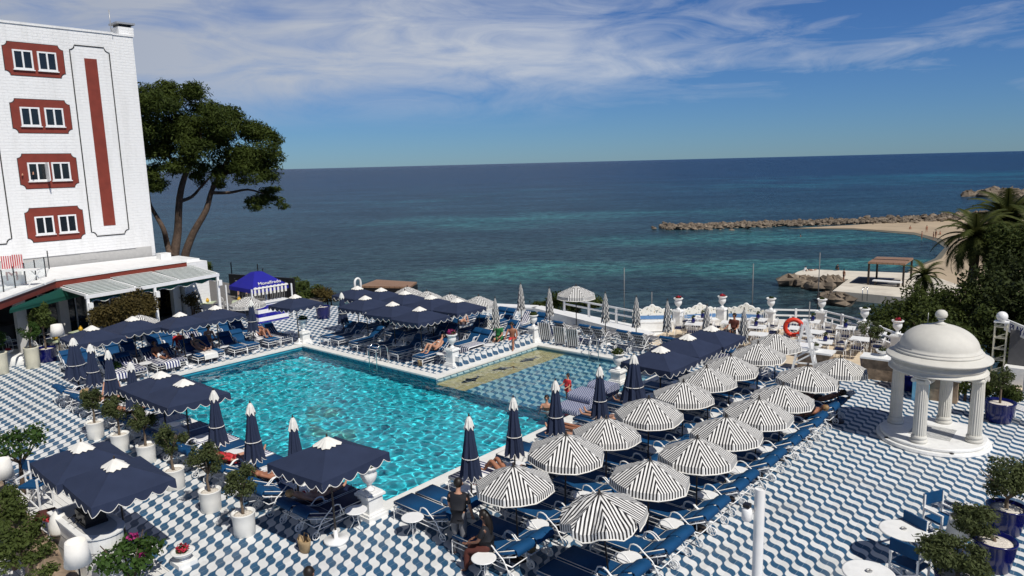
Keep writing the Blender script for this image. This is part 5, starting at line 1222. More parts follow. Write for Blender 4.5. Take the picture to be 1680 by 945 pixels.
# ------------------------------------------------------------------ people
def skin_mesh(name,V,E,material,root=0,sub=1):
    """V: list of (point, radius); one continuous skinned surface"""
    me=bpy.data.meshes.new(name); me.from_pydata([tuple(p) for p,r in V],E,[]); o=bpy.data.objects.new(name,me); COL.objects.link(o)
    sk=o.modifiers.new('skin','SKIN'); sk.use_smooth_shade=True
    lay=me.skin_vertices[0] if len(me.skin_vertices) else None
    if lay is None: me.skin_vertices.new() if hasattr(me.skin_vertices,'new') else None
    lay=me.skin_vertices[0]
    for i,(p,r) in enumerate(V):
        lay.data[i].radius=(r,r) if not isinstance(r,tuple) else r
        lay.data[i].use_root=(i==root)
    if sub: s=o.modifiers.new('sub','SUBSURF'); s.levels=sub
    bpy.context.view_layer.update()
    dg=bpy.context.evaluated_depsgraph_get(); out=bpy.data.meshes.new_from_object(o.evaluated_get(dg)); out.name=name
    bpy.data.objects.remove(o); bpy.data.meshes.remove(me)
    out.materials.clear(); out.materials.append(material)
    for p in out.polygons: p.use_smooth=True
    return out
def dirv(a,lat=0): a=R(a);lat=R(lat); return Vector((math.sin(a)*math.cos(lat),math.sin(lat),-math.cos(a)*math.cos(lat)))
def person(label,loc,rz,torso=0,thigh=(0,0),shin=(0,0),arm=(5,5),fore=(15,15),armlat=(12,12),forelat=(0,0),head=0,skin='skin',hair='hair',hairlen=0,top=None,bottom=None,hat=None,sc=1,female=False,leglat=(3,3),group=None,shoes=None,bust=False):
    """faces +X in its own frame; the pelvis is at the origin of the body, loc is the pelvis point"""
    t=thing('person',label,'person',loc,rz,group,sc)
    V=[];E=[];W=1.0
    def add(p,r,par=None):
        V.append((p,r)); i=len(V)-1
        if par is not None: E.append((par,i))
        return i
    td=Vector((math.sin(R(torso)),0,math.cos(R(torso)))); tf=Vector((td.z,0,-td.x))  # up the spine / to the front
    sw=.165 if female else .185
    P0=Vector((0,0,0)); p0=add(P0,.118); p1=add(td*.14,.098 if female else .108,p0); p2=add(td*.32,.118 if female else .13,p1); p3=add(td*.455,.088,p2)
    hd=Vector((math.sin(R(torso+head)),0,math.cos(R(torso+head)))); hf=Vector((hd.z,0,-hd.x))
    N=td*.52; p4=add(N,.050,p3); hb=N+hd*.085; p5=add(hb,.056,p4); hm=hb+hd*.075+hf*.012; p6=add(hm,.088,p5); p7=add(hb+hd*.155,.074,p6)
    add(hb+hd*.06+hf*.098,.016,p6)    # nose
    body={}; SK=dict(p0=p0,p1=p1,p2=p2,p3=p3,p4=p4)
    for s,k in((1,0),(-1,1)):
        hip=Vector((0,.088*s,-.05)) if abs(torso)<40 else Vector((0,.088*s,-.0)); h=add(hip,.098,p0)
        kn=hip+dirv(thigh[k],leglat[k]*s)*.43; m=add(hip.lerp(kn,.45),.082,h); SK['h%d'%k]=h; SK['t%d'%k]=m; q=add(kn,.056,m); SK['k%d'%k]=q; an=kn+dirv(shin[k],leglat[k]*s*.5)*.42; m2=add(kn.lerp(an,.35),.057,q); a=add(an,.036,m2); SK['c%d'%k]=m2; SK['a%d'%k]=a
        fd=dirv(shin[k]+72,0); fo=an+fd*.07+dirv(shin[k])*.035; f=add(fo,.035,a); add(fo+fd*.10,.024,f)
        sh=td*.425+Vector((0,sw*s,0)); S_=add(sh,.060,p3 if False else p2); el=sh+dirv(arm[k]+torso*0,armlat[k]*s)*.285; m=add(sh.lerp(el,.5),.047,S_); e=add(el,.038,m); SK['S%d'%k]=S_; SK['m%d'%k]=m
        wr=el+dirv(fore[k],forelat[k]*s)*.245; w=add(wr,.027,e); hdv=(wr-el).normalized(); side=Vector((0,1,0)) if abs(hdv.y)<.8 else Vector((1,0,0)); side=(side-hdv*side.dot(hdv)).normalized(); nrm=hdv.cross(side)
        pm=add(wr+hdv*.06,(.036,.020),w)
        for j,(off,l) in enumerate(((-.027,.065),(-.009,.078),(.009,.074),(.027,.056))):
            b0=wr+hdv*.095+side*off; b1=add(b0,.0095,pm); b2=add(b0+hdv*l*.55+nrm*.008*s,.0085,b1); add(b0+hdv*l*.9+nrm*.026*s,.007,b2)
        tb=wr+hdv*.04+side*.036*(1); b1=add(tb,.011,pm); add(tb+hdv*.035+side*.018+nrm*.012,.009,b1)
        body[k]=(hip,kn,an,sh,el,wr,fo,fd)
    obj('body',skin_mesh('body',V,E,M[skin]),None,t)
    # face
    for s in(1,-1):
        e=hb+hd*.088+hf*.083+Vector((0,.032*s,0)); b=MB(); b.ball(e,.0115,8,5); obj('eye',b,M['hair'],t)
    b=MB(); c=hb+hd*.032+hf*.078; b.tube([c+Vector((0,-.022,0)),c+hf*.008,c+Vector((0,.022,0))],.007,5); obj('mouth',b,M['lips'],t)
    for s in(1,-1): b=MB(); b.ball(hb+hd*.078-hf*.004+Vector((0,.086*s,0)),.02,8,5,1.5); obj('ear',b,M[skin],t)
    # hair: a cap over the back of the skull, longer for long hair
    b=MB(); q=hd.to_track_quat('Z','Y').to_matrix().to_4x4(); q.translation=hb+hd*.098-hf*.020; b.ball((0,0,0),.098,14,9,1.13); b.v=[tuple(q@Vector(p)) for p in b.v]
    if hairlen:
        d=Vector((0,0,-1)) if abs(torso)<45 else (-td)
        b.tube([hb+hd*.13-hf*.05,hb+hd*.04-hf*.07,hb+d*.08-hf*.10,hb+d*(.08+hairlen*.5)-hf*.125,hb+d*(.08+hairlen)-hf*.125],[.07,.085,.085,.075,.03],10)
    obj('hair',b,M[hair],t)
    if hat:
        Z=hd; b=MB(); b.lathe([(.20,0),(.205,.008),(.12,.02),(.112,.03),(.105,.10),(.08,.125),(.01,.13)],20)
        q=Z.to_track_quat('Z','Y').to_matrix().to_4x4(); q.translation=hb+hd*.115-hf*.01; b.v=[tuple(q@Vector(p)) for p in b.v]; obj('hat',b,M[hat],t)
    def cloth(name,keys,mt,grow=1.16,add_=.006,extra=()):
        # cloth grown over the same joints as the body, so it follows it everywhere
        ids=[SK[q] for q in keys]; ix={b:n for n,b in enumerate(ids)}
        VV=[(V[b][0],V[b][1]*grow+add_) for b in ids]; EE=[(ix[a],ix[b]) for a,b in E if a in ix and b in ix]
        for par,p,r in extra: VV.append((p,r)); EE.append((ix[SK[par]],len(VV)-1))
        obj(name,skin_mesh(name,VV,EE,M[mt],ix.get(p0,0)),None,t)
    if top:
        kind,mt=top
        if kind=='shirt':
            ex=[('p0',-td*.07,.140)]+[('m%d'%k,body[k][3].lerp(body[k][4],.72),.054) for k in(0,1)]
            cloth('shirt',['p0','p1','p2','p3','S0','m0','S1','m1'],mt,1.15,.008,ex)
        else:
            obj('swim_top',skin_mesh('swim_top',[(td*.27+tf*.022,.118),(td*.345+tf*.026,.128)],[(0,1)],M[mt]),None,t)
    if bottom:
        kind,mt=bottom
        if kind=='trousers': cloth('trousers',['p0','h0','t0','k0','c0','a0','h1','t1','k1','c1','a1'],mt,1.13,.008,[('p0',td*.11,.118)])
        elif kind=='shorts': cloth('shorts',['p0','h0','t0','h1','t1'],mt,1.13,.008,[('p0',td*.08,.122)]+[('t%d'%k,body[k][0].lerp(body[k][1],.72),.082) for k in(0,1)])
        else: cloth('swim_bottom',['p0','h0','h1'],mt,1.07,.006,[('p0',td*.04,.120)])
    if shoes:
        for k in(0,1):
            an,fo,fd=body[k][2],body[k][6],body[k][7]; obj('shoe',skin_mesh('shoe',[(an,.040),(fo,.044),(fo+fd*.115,.033)],[(0,1),(1,2)],M[shoes],1),None,t)
    return t
def towel(u,v,rz,mt,label,ang=24,part='back',group='towels on loungers'):
    """striped towel draped over a lounger"""
    path,(hx,a,Lb)=lounger_path(ang); pts=[Vector(p) for p in path]; nn=[]
    for i,p in enumerate(pts): d=(pts[min(i+1,len(pts)-1)]-pts[max(i-1,0)]).normalized(); nn.append(Vector((-d.z,0,d.x)))
    if part=='foot': pts=[Vector((-.99,0,.20)),Vector((-.97,0,.40)),Vector((-.90,0,.477)),Vector((-.6,0,.477)),Vector((-.25,0,.477)),Vector((.1,0,.477))]; up=[Vector()]*6
    elif part=='hang': e=pts[-1];dr=Vector((math.cos(a),0,math.sin(a))); n_=Vector((-math.sin(a),0,math.cos(a))); pts=[e-dr*.5+n_*.1,e-dr*.2+n_*.105,e-dr*.02+n_*.10,e+dr*.05+n_*.05,e+dr*.05-n_*.05,e-dr*.25-n_*.05+Vector((.03,0,-.03)),e-dr*.5-n_*.06+Vector((.05,0,-.05))]; up=[Vector()]*7
    else: up=[n*.098 for n in nn]; pts=pts[1:]; up=up[1:]
    b=MB(); rows=[]; w=.60; rng=random.Random(int(u*100)+int(v*10)); L=0
    for i,(p,q) in enumerate(zip(pts,up)):
        if i: L+=(p-pts[i-1]).length
        sag=.0; rows.append(([p+q+Vector((0,w/2*s*(1.05),-.06*max(0,abs(s)-.9)*10*.5+rng.uniform(0,.012))) for s in(-1,-.9,-.45,0,.45,.9,1)],L))
    for (ra,la),(rb,lb) in zip(rows,rows[1:]):
        A=b.vs(ra);B=b.vs(rb)
        for i in range(6): b.face((A+i,B+i,B+i+1,A+i+1),True,[(ra[i].y,la),(rb[i].y,lb),(rb[i+1].y,lb),(ra[i+1].y,la)])
    o=single('towel',b,M[mt],label,'towel',group,(u,v,0),rz); return o
def on_lounger(u,v,rz,label,ang=24,dx=.16,kn=0,seat=0,**kw):
    """reclining on the lounger whose centre is u, v and whose head end points along rz"""
    z=.385+.083+.085; loc=(u+dx*math.cos(rz),v+dx*math.sin(rz),z)
    b=90-ang; d=dict(torso=-b,thigh=(92,92),shin=(90,90),arm=(60,60),fore=(75,75),armlat=(18,18),head=12)
    if kn==1: d.update(thigh=(128,128),shin=(38,38))
    if kn==2: d.update(thigh=(128,92),shin=(38,90))
    if kn==3: d.update(arm=(200,190),fore=(330,330),armlat=(50,40))
    d.update(kw); return person(label,loc,rz+PI,**d)
def people():
    # by the near end of the right block
    p=P(755,909); person('standing man in dark polo shirt and grey trousers seen from behind',(p.x,p.y,.945),R(115),torso=3,thigh=(6,-5),shin=(-3,-6),arm=(12,6),fore=(45,30),armlat=(10,12),head=8,top=('shirt','cl_black'),bottom=('trousers','cl_grey'),shoes='cl_white',skin='skin',sc=1.03)
    p=P(800,900,.50); person('long haired woman in brown trousers sitting on a lounger end',(p.x,p.y,.57),R(205),torso=4,thigh=(82,86),shin=(4,-4),arm=(25,20),fore=(70,65),armlat=(8,8),forelat=(-15,-15),head=10,hairlen=.34,top=('shirt','cl_black'),bottom=('trousers','cl_brown'),skin='skin_dark',female=True,shoes=None)
    p=P(508,938,1.62); person('dark haired person at the bottom edge with only the head in view',(p.x,p.y,.92),R(100),top=('shirt','cl_black'),bottom=('trousers','cl_grey'),skin='skin_dark')
    # poolside, right row
    on_lounger(-12.14,12.87,0,'sunbather with crossed legs and white shorts by the nearest folded parasol',20,top=None,bottom=('shorts','cl_white'),skin='skin_tan',kn=2)
    on_lounger(-12.14,13.52,0,'tanned sunbather lying behind the nearest folded parasol',20,bottom=('swim','cl_black'),skin='skin_tan',kn=1)
    on_lounger(-12.2,16.6,0,'sunbather lying flat with bare feet towards the pool by the third folded parasol',20,dx=.05,bottom=('swim','cl_black'),skin='skin',kn=2,arm=(100,60))
    on_lounger(-12.2,17.2,0,'sunbather with one raised arm next to the third folded parasol',20,kn=3,bottom=('swim','cl_black'),skin='skin_tan')
    on_lounger(-12.2,18.5,0,'sunbather with stretched legs by the fourth folded parasol',20,bottom=('swim','cl_black'),skin='skin')
    on_lounger(-12.1,20.3,0,'sunbather in blue shade under the nearest navy parasol by the shallow pool',24,bottom=('shorts','cushion_dark'),skin='skin')
    # outer row far end
    on_lounger(-7.5,22.55,0,'fair haired sunbather lying in shade at the far end of the outer row',24,kn=2,hair='hair_blond',bottom=('swim','cl_black'),skin='skin_tan')
    on_lounger(-7.5,24.35,0,'dark haired sunbather resting at the last lounger of the outer row',26,bottom=('shorts','cl_black'),skin='skin_dark')
    # left row
    on_lounger(-14.76,9.72,R(-90),'woman in a red bikini lying face up nearest on the left row',26,kn=2,top=('swim','cl_red'),bottom=('swim','cl_red'),skin='skin',female=True,hair='hair_blond')
    on_lounger(-16.66,9.75,R(-90),'dark haired sunbather with bent knees left of the woman in red',30,kn=1,bottom=('swim','cl_black'),skin='skin_tan',female=True,hairlen=.2)
    on_lounger(-18.56,9.75,R(-90),'sunbather in red top with a striped towel on the left row',30,kn=0,top=('shirt','cl_red'),bottom=('swim','cushion_dark'),skin='skin',hair='hair_blond')
    on_lounger(-27.4,9.7,R(-90),'man in a straw hat reclining at the far end of the left row',34,hat='straw',bottom=('shorts','cl_brown'),skin='skin')
    on_lounger(-25.5,9.75,R(-90),'sunbather lying under the folded parasols of the left row',28,bottom=('swim','cl_black'),skin='skin_tan',kn=2)
    p=P(194,668); person('person in a white shirt bending beside the folded parasols at the far left',(p.x,p.y,.9),R(-40),torso=38,thigh=(5,-10),shin=(-4,-16),arm=(40,30),fore=(50,40),top=('shirt','cl_white'),bottom=('swim','cl_white'),skin='skin')
    # far left pool end
    on_lounger(-31.95,13.68,PI,'man in white shorts lying with bent knees at the far left pool end',42,kn=2,top=None,bottom=('shorts','cl_white'),skin='skin_tan')
    on_lounger(-31.95,15.43,PI,'woman in black bikini lying on her lounger left of the kiosk parasol',42,bottom=('swim','cl_black'),top=('swim','cl_black'),skin='skin',female=True)
    on_lounger(-31.95,18.62,PI,'sunbather with bent knees before the blue striped kiosk counter',44,kn=1,bottom=('swim','cl_black'),top=('swim','cl_black'),skin='skin_tan',hair='hair',female=True)
    p=P(343,560,.5); person('woman sitting upright with her hair tied on a lounger at the far left pool end',(p.x,p.y,.58),R(-20),torso=12,thigh=(80,84),shin=(25,20),arm=(30,35),fore=(80,75),head=22,top=('swim','cl_white'),bottom=('swim','cl_white'),female=True,skin='skin')
    p=P(295,570,.5); person('person in a red shirt sitting in shade under the restaurant parasols',(p.x,p.y,.6),R(-30),torso=8,thigh=(84,84),shin=(0,10),arm=(35,30),fore=(85,80),top=('shirt','cl_red'),bottom=('shorts','cl_white'),skin='skin_tan')
    p=P(212,552,.5); person('pink skinned person sitting upright behind the folded parasols',(p.x,p.y,.6),R(-30),torso=6,thigh=(84,84),shin=(5,10),arm=(35,30),fore=(85,80),bottom=('shorts','cl_white'),skin='skin',hair='hair_blond')
    # block between the pools
    on_lounger(-22.95,21.42,R(90),'woman in a white bikini with raised knees on the front lounger between the pools',40,kn=1,top=('swim','cl_white'),bottom=('swim','cl_white'),skin='skin',female=True)
    p=P(841,557,.42); person('tanned man sitting upright near the far shallow corner',(p.x,p.y,.5),R(-60),torso=10,thigh=(98,84),shin=(20,10),arm=(25,40),fore=(75,70),head=10,skin='skin_tan',bottom=('shorts','cl_red'),hair='hair')
    p=P(820,555,.42); person('person in green sitting beside the tanned man',(p.x,p.y,.5),R(-75),torso=14,thigh=(85,88),shin=(10,10),arm=(30,40),fore=(80,70),top=('shirt','cl_green'),bottom=('shorts','cl_green'),skin='skin',hair='hair_blond')
    p=P(760,530,.42); person('sunbather lying on a far lounger behind the navy cluster',(p.x,p.y,.55),R(-45),torso=-60,thigh=(90,90),shin=(90,90),arm=(60,60),fore=(70,70),bottom=('swim','cl_black'),skin='skin')
    # shallow pool
    p=P(932,655,-.25); person('child in a red swim top wading in the shallow pool',(p.x,p.y,.18),R(-100),thigh=(6,-4),shin=(-2,-6),arm=(30,30),fore=(80,80),top=('shirt','cl_red'),bottom=('swim','cl_red'),sc=.72,skin='skin')
    p=P(897,668,-.13); person('dark haired boy standing chest deep at the edge of the deep pool',(p.x,p.y,-.42),R(-60),thigh=(6,-4),shin=(-2,-6),arm=(30,30),fore=(50,50),bottom=('swim','cl_black'),skin='skin',sc=.92)
    # terrace and beyond
    p=P(1188,572,.45); person('person in dark red reclining beside the folded striped parasol on the terrace',(p.x,p.y,.58),R(-120),torso=-30,thigh=(88,96),shin=(50,60),arm=(30,30),fore=(60,60),top=('shirt','cl_brown'),bottom=('shorts','cl_brown'),skin='skin_tan')
    p=P(1205,545,.45); person('person in dark red sitting at a terrace table behind the folded parasol',(p.x,p.y,.58),R(-90),torso=5,thigh=(86,86),shin=(5,5),arm=(30,30),fore=(80,80),top=('shirt','cl_brown'),bottom=('trousers','cl_black'),skin='skin_tan')
    p=P(392,512); person('waiter in black with white sleeves standing left of the kiosk tent',(p.x-1.2,p.y+1.0,.93),R(-30),arm=(10,10),fore=(60,60),top=('shirt','cl_black'),bottom=('trousers','cl_black'),skin='skin')
    q=Vector((-46.35,13.95,7.78+.95)); person('person leaning out of an open hotel window in a grey shirt',(q.x-.14,q.y-.1,q.z-.20),R(-20),torso=38,thigh=(0,0),shin=(0,0),arm=(40,40),fore=(70,70),top=('shirt','cl_grey'),bottom=('trousers','cl_grey'),skin='skin')
    zt=-12.7
    for x,y,l,kw,z0 in((1320,445,'person in white sitting at the seaward end of the pier',dict(torso=20,thigh=(90,90),shin=(20,20),top=('shirt','cl_white'),bottom=('shorts','cl_black')),.12),(1372,444,'dark clad person crouching at the far pier edge',dict(torso=25,thigh=(110,110),shin=(-20,-20),top=('shirt','cl_black'),bottom=('trousers','cl_black')),.35),(1384,460,'boy standing on the near side of the pier',dict(thigh=(5,-5),shin=(0,-6),bottom=('shorts','cl_black')),.93),(1332,444,'person lying on the pier end beside the one in white',dict(torso=-80,thigh=(90,90),shin=(90,90),bottom=('shorts','cl_white')),.12)):
        p=P(x,y,zt); person(l,(p.x,p.y,zt+z0*1.15),R(60),skin='skin_tan',sc=1.15,**kw)
    zb=SEA+.12
    for i,(x,y) in enumerate(((1512,392),(1531,393),(1535,390),(1493,376),(1520,381),(1543,385))):
        p=P(x,y,zb); sit=i in(3,5)
        person('beach visitor, %s from left, %s on the sand below the breakwater'%(ORD[(1,2,3,0,4,5).index(i) if i in(0,1,2,3,4,5) else i] if False else ORD[[1,3,4,0,2,5][i]],'sitting' if sit else 'standing'),(p.x,p.y,zb+(.14 if sit else 1.1)),R(30*i),torso=15 if sit else 0,thigh=(95,95) if sit else (6,-4),shin=(40,40) if sit else (-2,-5),bottom=('swim','cl_black'),skin='skin_tan',sc=1.2)
    p=P(1314,388,SEA); person('lone swimmer with head and shoulders above the bay water',(p.x,p.y,SEA-.35),R(200),torso=10,bottom=('swim','cl_black'),skin='skin_tan',sc=1.3)
    # towels
    towel(-31.95,12.28,PI,'towel','navy and white striped towel on a lounger at the far left pool end',42); towel(-31.9,13.68,PI,'towel','striped towel under the man in white shorts',42,'foot')
    towel(-31.95,18.62,PI,'towel','striped towel under the sunbather before the kiosk',44)
    towel(-18.55,9.72,R(-90),'towel','blue and white striped towel at the feet of the red topped sunbather',30,'foot'); towel(-20.4,9.72,R(-90),'towel','striped towel spread near the joined navy parasols',30,'foot')
    towel(-27.4,9.72,R(-90),'towel','dark striped towel under the man in the straw hat',30)
    towel(-22.6,25.95,R(90),'towel','striped towel heaped on a lounger beside the kerb wall',46,'foot')
    towel(-22.3,23.65,R(90),'towel','white striped towel over the lounger behind the magenta flower urn',46,'foot')
    towel(-7.5,24.9,0,'towel_bw','dark striped towel hanging at the far end of the outer row',26,'hang')
people()
def belongings():
    wt='white_towel'; mt=mat('plain_towel',(.72,.71,.68),.9,var=.06); M[wt]=mt
    for i,(u,v,rz,m_,ang,part,l) in enumerate(((-16.0,9.72,R(-90),wt,28,'foot','white towel on the fourth lounger of the left row'),(-20.9-.1,9.72,R(-90),'towel',28,'foot','striped towel on the eighth lounger of the left row'),(-22.36,9.72,R(-90),wt,28,'back','white towel over a whole lounger under the joined parasols'),(-23.6,9.72,R(-90),'towel',28,'foot','striped towel on a lounger beyond the joined parasols'),
        (-29.3,9.72,R(-90),'towel',28,'back','striped towel over the last but one lounger of the left row'),(-31.95,15.43,PI,wt,42,'foot','white towel under the legs of the woman in black'),(-34.35,14.57,PI,'towel',44,'back','striped towel over a back row lounger before the restaurant'),(-31.95,11.62,PI,'towel',42,'foot','striped towel on the first lounger at the far left pool end'),
        (-24.1,25.95,R(90),'towel_bw',46,'back','dark striped towel over a third row lounger between the pools'),(-23.4,28.1,R(90),'towel',46,'back','striped towel over a farthest row lounger near the wall'),(-12.14,14.75,0,wt,24,'foot','white towel on a lounger by the second folded parasol'),(-12.14,13.52,0,'towel',20,'foot','striped towel under the tanned sunbather on the right row'))):
        towel(u,v,rz,m_,l,ang,part)
    for i,(x,y,c,l) in enumerate(((500,905,'straw','straw beach bag on the tiles near the nearest folded parasols'),(240,655,'tent_blue','blue beach bag beside the folded parasols at the far left'),(690,600,'straw','straw bag beside the woman on the front lounger between the pools'),(868,905,'straw','straw bag beside the seated long haired woman'),(520,858,'cl_white','white bag on the tiles under the nearest navy parasol'))):
        p=P(x,y); t=thing('beach_bag',l,'bag',(p.x,p.y,0),i*1.1); b=MB(); b.lathe([(.10,0),(.15,.02),(.19,.2),(.20,.30),(.18,.30),(.13,.06)],16,sy=.6); obj('bag_body',b,M[c],t)
        for s in(-.07,.07): b=MB(); b.tube([(-.1,s,.29),(-.07,s,.42),(.07,s,.42),(.1,s,.29)],.012,5); obj('handle',b,M[c],t)
    for i,(u,v,a,l) in enumerate(((-13.25,13.2,.4,'pair of white slippers beside the crossed legged sunbather'),(-31.0,14.6,.2,'pair of white slippers on the tiles at the far left pool end'),(-16.2,11.0,1.2,'pair of white slippers at the left pool edge'))):
        t=thing('slippers',l,'slippers',(u,v,.0 if i!=2 else .05),a)
        for s in(-.06,.06): b=MB(); b.prism([(s+.04*math.cos(q),.12*math.sin(q)) for q in [2*PI*k/10 for k in range(10)]],.0,.02); obj('slipper',b,M['cl_white'],t)
belongings()
def deck_chairs():
    for i,(x,y) in enumerate(((890,563),(914,570),(935,574))):
        p=P(x,y); t=thing('deck_chair','%s of three chairs with black and white striped backs beyond the shallow pool'%('left','middle','right')[i],'chair',(p.x,p.y+.25,0),R(14),'striped deck chairs')
        b=MB(); b.extrude([(-.27,-.02,.12),(.27,-.02,.12),(.27,-.24,.98),(-.27,-.24,.98)],(0,.02,.008))
        for k in range(len(b.f)): b.uv[k]=[(b.v[j][0],b.v[j][2]) for j in b.f[k]]
        obj('backrest',b,M['towel_bw'],t)
        b=MB(); b.box((0,.35,.36),(.54,.6,.04)); obj('seat',b,M['cushion_dark'],t)
        for s in(-.29,.29): b=MB(); b.tube([(s,-.26,1.0),(s,.05,.3),(s,.2,0)],.015,5); b.tube([(s,-.1,0),(s,.65,.4)],.015,5); obj('frame',b,M['white_rail'],t)
    # patterned daybed by the shallow pool
    p=P(950,662,.3); t=thing('patterned_daybed','blue and white patterned daybed of plump cushions at the pool edge','daybed',(-14.15,20.3,0),R(0))
    def cush(nm,c,d,r):
        b=MB(); b.sweep([(c[0]-d[0]/2,0,c[2]),(c[0]-d[0]/2+.03,0,c[2]),(c[0]+d[0]/2-.03,0,c[2]),(c[0]+d[0]/2,0,c[2])],[(y+c[1],h) for y,h in sec_round(d[1],d[2],r)])
        for k in range(len(b.f)): b.uv[k]=[(b.v[j][0]+b.v[j][2]*.7,b.v[j][1]+b.v[j][2]*.6) for j in b.f[k]]
        obj(nm,b,M['float_fab'],t)
    cush('mattress',(0,-.15,.04),(1.0,1.9,.22),.08); cush('cushion',(0,.15,.24),(.95,1.0,.30),.13); cush('pillow',(.05,1.15,.20),(.9,.8,.42),.18)
deck_chairs()
# ------------------------------------------------------------------ plants
def limb(mb,pts,r0,r1,n=8): mb.tube(pts,[r0+(r1-r0)*i/(len(pts)-1) for i in range(len(pts))],n)
def smooth(pts,k=3):
    o=[]
    for i in range(len(pts)-1):
        a=pts[max(i-1,0)];b=pts[i];c=pts[i+1];d=pts[min(i+2,len(pts)-1)]
        for j in range(k):
            t=j/k; o.append(.5*((2*b)+(c-a)*t+(2*a-5*b+4*c-d)*t*t+(3*b-a-3*c+d)*t**3))
    return o+[pts[-1]]
def build_pine():
    D=60; rng=random.Random(12)
    def q(x,y,dd=0): return PD(x/1.968,y/1.968,D+dd)
    base=q(575,830); base.z=-.4
    t=thing('pine_tree','tall umbrella pine with several leaning trunks behind the hotel corner','tree',base); L=Vector(base)
    b=MB()
    for pts,r0,r1 in (([(560,845),(568,790),(575,740),(580,640),(600,560),(632,500),(650,430)],.36,.11),([(598,845),(600,815),(625,750),(665,680),(682,620),(705,570),(740,500)],.33,.10),([(552,830),(540,790),(528,740),(500,690),(482,650),(478,580)],.24,.08),([(682,622),(740,622),(800,612),(850,625)],.14,.05),([(580,650),(620,635),(652,600),(690,560)],.15,.05),([(600,560),(560,520),(520,480),(500,440)],.16,.05),([(632,500),(600,440),(570,400)],.12,.04),([(705,570),(780,540),(850,500)],.12,.04),([(632,500),(690,440),(740,400)],.12,.04)):
        limb(b,smooth([q(x,y,rng.uniform(-.6,.6))-L for x,y in pts]),r0,r1,9)
    obj('trunk',b,M['bark'],t)
    cl=[]
    for x,y,r in ((500,310,58),(560,325,66),(635,318,60),(700,352,58),(480,395,60),(560,410,70),(640,410,70),(720,420,66),(790,425,58),(845,432,42),(875,490,48),(825,515,58),(760,495,56),(690,480,50),(615,470,46),(540,485,50),(490,495,42),(500,555,34),(700,550,38),(800,560,46),(855,548,44),(650,535,26),(460,340,50),(460,440,50),(535,285,30),(610,290,34),(745,360,34),(890,450,26),(560,540,42),(600,505,40),(515,590,34),(478,585,36),(700,585,28),(760,550,38),(640,575,26),(590,450,50),(680,440,50)):
        for k in range(5):
            rr=r*.0254; o=rng.uniform(-3.2,3.2)*(1 if r>40 else .4)
            c=q(x+rng.uniform(-.6,.6)*r,y+rng.uniform(-.5,.5)*r,o)-L; s=rng.uniform(.46,.74)*rr; cl.append((c,(s*1.15,s*1.15,s*.78)))
    for x,y,r in ((850,640,56),(900,648,34),(800,655,36),(880,612,36),(830,668,34),(915,670,22)):
        for k in range(3): rr=r*.0254; c=q(x+rng.uniform(-.6,.6)*r,y+rng.uniform(-.4,.4)*r,rng.uniform(-.8,.8))-L; s=rng.uniform(.4,.62)*rr; cl.append((c,(s*1.2,s*1.2,s*.6)))
    b=leaves(rng,cl,60000,.34,.24,.2,.5,stray=.5); obj('crown',b,M['pine'],t)
build_pine()
def palm(px,py,D,r,label,trunk_h,n=40,seed=1,zb=None):
    c=PD(px,py,D); rng=random.Random(seed); base=Vector((c.x,c.y,c.z-trunk_h)); t=thing('palm_tree',label,'palm tree',base); 
    b=MB(); pts=[Vector((.05*math.sin(k*1.3),.04*math.cos(k*1.7),trunk_h*k/8)) for k in range(9)]; b.tube(pts,[r*.085+.02*(k%2) for k in range(9)],10); obj('trunk',b,M['bark'],t)
    b=MB()
    for k in range(n):
        az=2*PI*k/n*2.39996*n/(2*PI)%(2*PI); el=R(78-118*(k/n)**.9+rng.uniform(-6,6)); ln=r*rng.uniform(.85,1.15); h=Vector((math.cos(az),math.sin(az),0))
        spine=[]
        p=Vector((0,0,trunk_h)); e=el; m=11
        for i in range(m): spine.append(Vector(p)); p=p+(h*math.cos(e)+Vector((0,0,math.sin(e))))*(ln/m); e-=R(6.5+3*i/m*2)
        side=Vector((-h.y,h.x,0))
        for i in range(1,m):
            for s in(-1,1):
                for j in(0,.33,.66):
                    a=spine[i-1].lerp(spine[i],j); d=(spine[i]-spine[i-1]).normalized(); w=r*.26*math.sin(PI*min(1,(i+j)/m*.9+.12))**.7*rng.uniform(.8,1.1)
                    tip=a+d*w*.75+side*s*w*.75+Vector((0,0,-.35*w+.18*w)); bw=d*(r*.020)
                    q=b.vs([a-bw,a+bw,tip]); b.face((q,q+1,q+2))
        b.tube(spine,.012*r,4,r1=.004*r)
    obj('crown',b,M['palm'],t)
def bush(name,label,cat,clumps,n,size,mt,seed=1,asp=.5,group=None):
    rng=random.Random(seed); c0=sum((Vector(c[0]) for c in clumps),Vector())/len(clumps); zb=min(c[0][2]-c[1][2] for c in clumps); o=Vector((c0.x,c0.y,zb))
    cl=[]
    for c,r in clumps:
        for k in range(6):
            f=rng.uniform(.4,.65); cl.append((Vector(c)-o+Vector((rng.uniform(-.6,.6)*r[0],rng.uniform(-.6,.6)*r[1],rng.uniform(-.5,.6)*r[2])),(r[0]*f,r[1]*f,r[2]*f)))
    t=thing(name,label,cat,o,0,group); obj('foliage',leaves(rng,cl,n,size,asp,.3,.4),M[mt],t)
    b=MB()
    for c,r in clumps[:4]: p=Vector(c)-o; limb(b,[Vector((p.x*.6,p.y*.6,-.2)),p*.6,p],.05+.02*r[0],.02,6)
    obj('stem',b,M['bark'],t); return t
